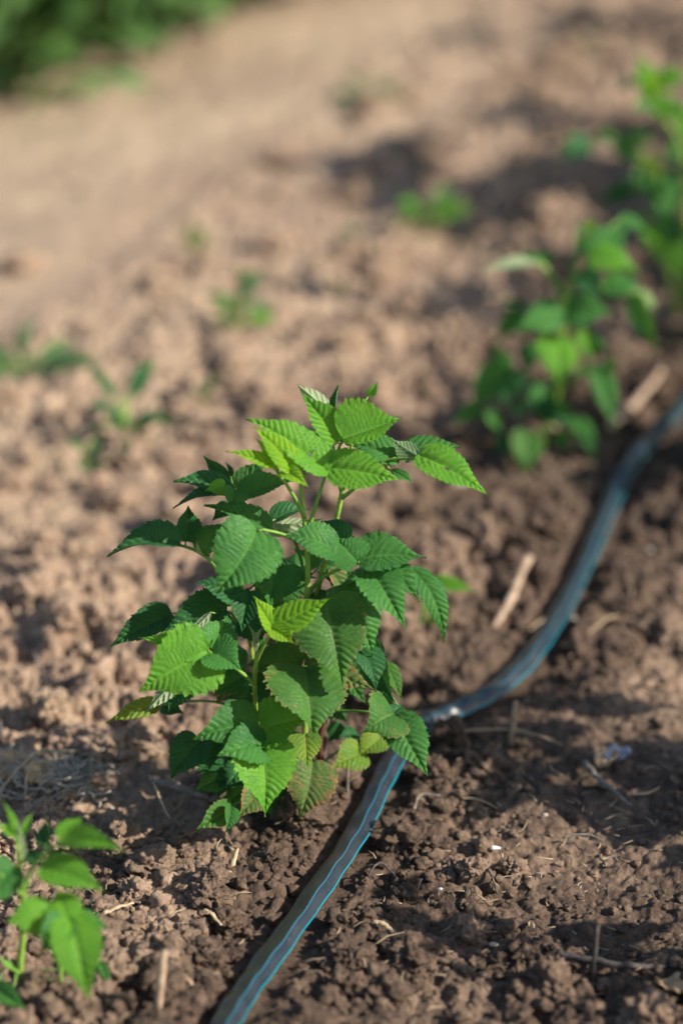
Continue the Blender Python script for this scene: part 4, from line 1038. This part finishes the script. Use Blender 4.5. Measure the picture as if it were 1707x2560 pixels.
def fly():
    A.view(400, 920, 1.845); c = A.p((1327, 466, 3.9)); mb = MB(); v, f = ico(2)
    for off_, r in (((0, 0, 0), (.0008, .0006, .0006)), ((.0010, 0, .0001), (.0005, .0005, .0005)), ((-.0012, 0, -.0001), (.0011, .0006, .0005))):
        b = len(mb.v); mb.v += [c + Vector((p[0] * r[0] + off_[0], p[1] * r[1] + off_[1], p[2] * r[2] + off_[2])) for p in v]; mb.f += [tuple(b + k for k in t) for t in f.tolist()]
    for sgn in (-1, 1):
        for k in range(3):
            q = c + Vector((.0006 - .0006 * k, 0, 0)); tube(mb, [q, q + Vector((0, sgn * .0009, .0004)), q + Vector((0, sgn * .0014, -.0009))], [.00008] * 3, 4)
    o = mb.build('fly', M['dtwig'], None, c); wg = MB()
    for sgn in (-1, 1): wg.v += [c + Vector((.0002, 0, .0006)), c + Vector((-.0020, sgn * .0016, .0008)), c + Vector((-.0028, sgn * .0008, .0007)), c + Vector((-.0022, sgn * .0001, .0007))]
    wg.f = [(0, 1, 2, 3), (4, 5, 6, 7)]
    w_ = wg.build('wings', M['dtwig'], o, c); tag(o, 'tiny dark fly sitting on the rightmost top leaf of the plant in focus', 'insect')
fly()

# ------------------------------------------------------------------ litter on the soil
def lying(name, pts, r, mat, label, cat, sides=7, flat=1.0, wob=.12, lift=0.006, taper=(1, 1, .6), seed=0, g=None, side_twigs=()):
    rng = random.Random(seed); C_ = [ground_hit(x * O_, y * O_) + Vector((0, 0, lift + h)) for x, y, h in pts]
    P = catmull(C_, 6)
    for q in P[1:-1]: q += Vector((rng.uniform(-1, 1), rng.uniform(-1, 1), rng.uniform(-1, 1))) * r * .25
    mb = MB(); tube(mb, P, [r * k for k in interp(list(taper), len(P))], sides, rng, wob, flat)
    o = mb.build(name, M[mat], None, C_[0]); tag(o, label, cat, g); return o
def standing(name, basepx, tippx, r, mat, label, cat, flat=1.0, taper=(1, 1, .8), seed=0, lean=0.0, g=None):
    rng = random.Random(seed); b = ground_hit(basepx[0] * O_, basepx[1] * O_); d = ray(tippx[0] * O_, tippx[1] * O_)
    t = Vector((0, 0, CAM_H)) + d * ((b.y + lean) / d.y); P = [b - (t - b) * .12] + [b.lerp(t, k / 8) + Vector((rng.uniform(-1, 1), 0, rng.uniform(-1, 1))) * r * .25 for k in range(1, 9)]
    mb = MB(); tube(mb, P, [r * k for k in interp(list(taper), len(P))], 8, rng, .15, flat)
    o = mb.build(name, M[mat], None, b); tag(o, label, cat, g); return o
def scrap(px, size, mat, label, cat, seed, name='dry_leaf', lift=.006, crump=1.0, elong=1.4, tilt=(0, 0)):
    rng = random.Random(seed); c = ground_hit(px[0] * O_, px[1] * O_) + Vector((0, 0, lift + size * .12)); mb = MB(); n = 16
    ang = rng.uniform(0, 3.14); ca, sa = math.cos(ang), math.sin(ang)
    for i in range(n + 1):
        for j in range(n + 1):
            u, v = i / n * 2 - 1, j / n * 2 - 1
            x = u * math.sqrt(1 - v * v / 2) * size * .5 * elong; y = v * math.sqrt(1 - u * u / 2) * size * .5
            k = 1 + .3 * mnoise.noise(Vector((u * 2, v * 2, seed)))
            z = size * crump * (.30 * mnoise.noise(Vector((u * 1.6, v * 1.6, seed * 3.1))) + .13 * mnoise.noise(Vector((u * 4, v * 4, seed))) + .14 * v * v)
            z += x * tilt[0] + y * tilt[1]
            mb.v.append(c + Vector(((x * ca - y * sa) * k, (x * sa + y * ca) * k, z)))
    for i in range(n):
        for j in range(n):
            a = i * (n + 1) + j; mb.f.append((a, a + n + 1, a + n + 2, a + 1))
    o = mb.build(name, M[mat], None, c)
    md = o.modifiers.new('thickness', 'SOLIDIFY'); md.thickness = .0005
    tag(o, label, cat); return o
def pebble(px, r, mat, label, seed, cat='pebble', name='pebble', s=(1, .8, .6)):
    c = ground_hit(px[0] * O_, px[1] * O_) + Vector((0, 0, .009)); v, f = ico(3); mb = MB()
    for p in v:
        q = Vector(p); k = 1 + .3 * mnoise.noise(q * 1.3 + Vector((seed, 0, 0))); mb.v.append(c + Vector((q.x * s[0], q.y * s[1], q.z * s[2])) * r * k)
    mb.f = [tuple(t) for t in f.tolist()]
    o = mb.build(name, M[mat], None, c); tag(o, label, cat); return o

lying('bark_strip', [(1133, 1462, .002), (1165, 1412, .006), (1212, 1345, .022)], .0036, 'bark', 'thick pale strip of bark leaning on the soil left of the hose', 'bark', flat=.55, taper=(.7, 1, 1.1), seed=1)
standing('dry_stub', (1171, 1712), (1183, 1613), .0021, 'bark', 'rough upright dry stub standing right of the bend in the hose', 'stub', taper=(1.1, 1, .8), seed=2)
lying('straw', [(985, 1712, .004), (1080, 1708, .006), (1180, 1712, .008), (1240, 1722, .006), (1290, 1734, .003)], .0008, 'straw', 'long thin tan straw running right from the bend in the hose', 'straw', seed=3)
lying('twig', [(1340, 1776, .004), (1370, 1812, .004), (1400, 1838, .004), (1447, 1866, 0)], .0023, 'twig', 'forked grey twig lying on the smooth soil at the right', 'twig', seed=4)
lying('straw', [(1448, 1846, .002), (1485, 1842, .002), (1512, 1828, .002)], .0008, 'straw', 'short curved tan straw right of the forked grey twig', 'straw', seed=5)
scrap((1003, 1776), .012, 'dleaf', 'curled tan dry leaf beside the hose, below the hanging leaf tip', 'dry leaf', 6, crump=1.6)
scrap((1393, 1762), .016, 'dleaf', 'crumpled tan dry leaf next to the bluish film', 'dry leaf', 7, crump=1.3)
scrap((1415, 1752), .018, 'film', 'crumpled bluish grey scrap of film on the right soil', 'scrap', 8, name='film_scrap', crump=.9)
pebble((1135, 1971), .0032, 'white', 'small white elongated seed husk on the dark soil right of the hose', 9, 'husk', 'seed_husk', (1.3, .6, .4))
pebble((1010, 2296 - 230), .0017, 'white', 'tiny white chip below the thin straw, near the hose', 10, 'chip', 'white_chip')
standing('straw', (952, 2062), (968, 2018), .0007, 'straw', 'thin straw standing up from the soil right of the hose', 'straw', seed=11)
lying('twig', [(1275, 2226, .006), (1340, 2243, .008), (1400, 2258, .01), (1470, 2254, .006), (1540, 2240, .002)], .0026, 'dtwig', 'dark thick twig lying in the lower right corner', 'twig', seed=12)
standing('twig', (1357, 2282), (1371, 2128), .0014, 'dtwig', 'thin dark twig standing upright over the thick dark one', 'twig', seed=13)
standing('stick', (360, 2345), (377, 2184), .0031, 'bark', 'pale stub of a stick standing upright at the bottom left', 'stick', seed=14)
lying('stick', [(385, 2250, .004), (425, 2275, .004), (450, 2290, 0)], .0022, 'bark', 'short pale stick lying beside the upright stub', 'stick', seed=24)
lying('wood_chip', [(526, 2036, .004), (537, 2012, .006), (547, 1992, .01)], .0018, 'straw', 'pale splinter left of the hose on the near soil', 'splinter', flat=.4, seed=15)
lying('wood_chip', [(470, 2117, .004), (487, 2130, .005), (509, 2150, .003)], .0016, 'straw', 'tan splinter on the dark soil near the bottom, left of the hose', 'splinter', flat=.5, seed=16)
lying('wood_chip', [(238, 2127, .004), (270, 2118, .006), (308, 2104, .005)], .0018, 'straw', 'pale splinter behind the lowest leaf of the near plant', 'splinter', flat=.5, seed=17)
lying('twig', [(353, 1838, .010), (395, 1850, .012), (430, 1858, .010), (480, 1865, .006)], .0030, 'twig', 'grey twig lying at the foot of the plant in focus', 'twig', seed=18)
lying('straw', [(345, 1812, .005), (357, 1850, .012), (375, 1882, .006), (392, 1904, .003)], .0008, 'straw', 'thin bent straw crossing the grey twig', 'straw', seed=19)
lying('twig', [(272, 1782, .008), (292, 1745, .010), (312, 1712, .012)], .0022, 'twig', 'short pale grey twig left of the plant, under the wire thin stalk', 'twig', seed=20)
lying('straw', [(296, 1706, .014), (330, 1722, .014), (384, 1750, .008)], .0011, 'twig', 'thin whitish stalk slanting down towards the plant in focus', 'stalk', seed=21)
lying('twig', [(78, 1528, .008), (92, 1555, .006), (105, 1592, .004)], .0015, 'twig', 'small pale twig on the shaded soil at the far left', 'twig', seed=22)
lying('straw', [(2, 1690, .01), (8, 1725, .01), (26, 1748, .006)], .0009, 'twig', 'thin pale stem curving at the left edge of the picture', 'stalk', seed=23)
lying('stick', [(1392, 1010, .006), (1445, 975, .012), (1512, 930, .03)], .0052, 'bark', 'thick pale stick blurred between the second plant and the hose', 'stick', flat=.7, seed=25)
lying('straw', [(808, 806, .006), (860, 806, .006), (918, 802, .006)], .0045, 'straw', 'broad blurred straw piece behind the top of the plant in focus', 'straw', flat=.4, seed=26)
lying('straw', [(1400, 818, .006), (1480, 822, .008), (1580, 822, .006)], .005, 'straw', 'wide blurred straw lying right of the second plant', 'straw', flat=.4, seed=27)
lying('twig', [(1125, 1296, .004), (1165, 1308, .006), (1225, 1322, .004)], .0026, 'dtwig', 'dark twig half sunk in damp soil left of the hose', 'twig', seed=28)
standing('stalk', (797, 1842), (799, 1730), .0011, 'twig', 'thin grey stalk standing upright at the foot of the plant in focus', 'stalk', seed=29)
lying('straw', [(470, 1650, .006), (520, 1648, .006), (560, 1640, .006)], .0012, 'straw', 'short straw lying in shade under the left leaves', 'straw', seed=30)
lying('wood_chip', [(860, 2143, .004), (880, 2152, .005), (903, 2168, .003)], .0022, 'straw', 'tan wood chip below the hose on the near soil', 'splinter', flat=.5, seed=31)
pebble((1132, 2194), .0028, 'stone', 'pale flat chip lying on the near soil at the bottom middle', 32, 'chip', 'stone_chip', (1.3, .7, .5))
pebble((1052, 1130), .0065, 'stone', 'round pale pebble on the soil right of the top leaves', 33)
pebble((1490, 1284), .0024, 'stone', 'small pale pebble on the damp soil right of the hose', 34)
pebble((1430, 1395), .0028, 'stone', 'blurred grey pebble right of the middle of the hose', 35)
pebble((455, 1135), .0060, 'stone', 'light pebble left of the lower left leaves', 36)
pebble((1315, 1443), .0028, 'stone', 'tiny pale pebble touching the right edge of the hose', 37)
lying('straw', [(1350, 1478, .004), (1400, 1456, .010), (1440, 1446, .004), (1475, 1436, .002)], .0009, 'straw', 'bent tan straw right of the hose', 'straw', seed=38)
lying('straw', [(1215, 1470, .004), (1245, 1452, .006), (1275, 1446, .004)], .0007, 'straw', 'thin straw between the bark strip and the hose', 'straw', seed=39)
lying('straw', [(1060, 1857, .003), (1095, 1862, .004), (1140, 1876, .002)], .0007, 'straw', 'fine dry stalk on the dark crumbly soil right of the hose', 'stalk', seed=40)
lying('twig', [(950, 1890, .006), (965, 1862, .008), (1010, 1864, .008)], .0009, 'twig', 'fine grey bent stalk on the soil beside the hose', 'stalk', seed=41)
lying('straw', [(700, 1600, .004), (790, 1612, .004), (870, 1616, .002)], .0016, 'bark', 'pale stick showing between the lower leaves', 'stick', seed=42)
scrap((20, 1806), .026, 'dleaf', 'large pale dry leaf at the left edge above the near plant', 'dry leaf', 43, crump=.8, tilt=(0, .4), lift=.014)
scrap((95, 1822), .020, 'dleaf', 'orange tan dry leaf in the middle of the debris heap', 'dry leaf', 44, crump=.9, tilt=(0, .3), lift=.014)
scrap((170, 1842), .014, 'dleaf', 'pale dry leaf at the right end of the debris heap', 'dry leaf', 45, crump=1.1, tilt=(0, .3))
scrap((1552, 2290), .024, 'dleaf', 'orange dry leaf at the lower right edge', 'dry leaf', 46, crump=1.1, tilt=(0, .3))
scrap((330, 1668), .010, 'dleaf', 'tiny tan dry leaf behind the thin whitish stalk', 'dry leaf', 47)
lying('root_strand', [(0, 1850, .006), (50, 1815, .014), (100, 1795, .022), (155, 1796, .018)], .0012, 'straw', 'reddish dry root arching over the debris heap', 'root', seed=48)
lying('root_strand', [(60, 1862, .006), (70, 1830, .018), (110, 1806, .016), (150, 1830, .010)], .0009, 'straw', 'second dry root looping below the arching one', 'root', seed=49)

lying('root_strand', [(845, 2040, .004), (870, 2020, .008), (905, 2035, .004)], .0009, 'dtwig', 'short dark root end on the near soil right of the hose', 'root', seed=50)
lying('twig', [(1080, 2000, .006), (1120, 2035, .008), (1140, 2075, .003)], .0010, 'dtwig', 'thin dark twig below the white seed husk', 'twig', seed=51)
lying('twig', [(1290, 1950, .004), (1340, 1945, .005), (1385, 1955, .003)], .0009, 'twig', 'thin grey stalk lying on the smooth patch at the right', 'stalk', seed=52)
scrap((1195, 1722), .007, 'dleaf', 'tiny curled dry leaf at the foot of the upright stub', 'dry leaf', 54, crump=1.5)
scrap((690, 1905), .008, 'dleaf', 'small brown dry leaf under the lowest leaves of the plant in focus', 'dry leaf', 55, crump=1.4)
pebble((560, 2290), .0060, 'dtwig', 'dark rounded stone near the bottom, left of the hose', 56)
pebble((1250, 1895), .0022, 'stone', 'small dull stone between the husk and the forked grey twig', 57)
def fibre_tangle():
    rng = random.Random(70); mb = MB()
    for i in range(240):
        c = ground_hit(rng.uniform(-10, 260), 2010 + rng.gauss(-35, 24)) + Vector((0, 0, rng.uniform(.006, .022)))
        a = rng.uniform(0, 6.28); P = [c]
        for k in range(7):
            a += rng.uniform(-.9, .9); P.append(P[-1] + Vector((math.cos(a), math.sin(a) * .8, rng.uniform(-.5, .5))) * .0035)
        tube(mb, P, [rng.uniform(.0003, .0007)] * 8, 4)
    o = mb.build('fibre_litter', M['fibre'], None, ground_hit(180, 1990)); tag(o, 'tangle of fine grey dry fibres on the soil above the near plant', 'fibres', kind='stuff')
fibre_tangle()
def fine_litter():
    rng = random.Random(71); mb = MB()
    for i in range(900):
        Y = rng.uniform(900, 2600); X = rng.uniform(-60, 1770)
        c = ground_hit(X, Y); c.z += .007 + rng.uniform(0, .006); a = rng.uniform(0, 3.14); L = rng.uniform(.003, .014) * (1 if rng.random() > .08 else 2.2); r = rng.uniform(.0003, .0008)
        if float(hose_dist(np.array([c.x]), np.array([c.y]))[0]) < .02: continue
        dz = rng.uniform(-.25, .25); v = Vector((math.cos(a), math.sin(a), dz)) * L; b = Vector((-math.sin(a), math.cos(a), 0)) * L * rng.uniform(-.2, .2)
        tube(mb, [c, c + v * .5 + b, c + v], [r, r, r * .6], 4, flat=.5)
    o = mb.build('straw_litter', M['litter'], None, (0, 1.8, 0)); tag(o, 'fine bits of dry straw and root strewn over the soil', 'litter', kind='stuff')
fine_litter()
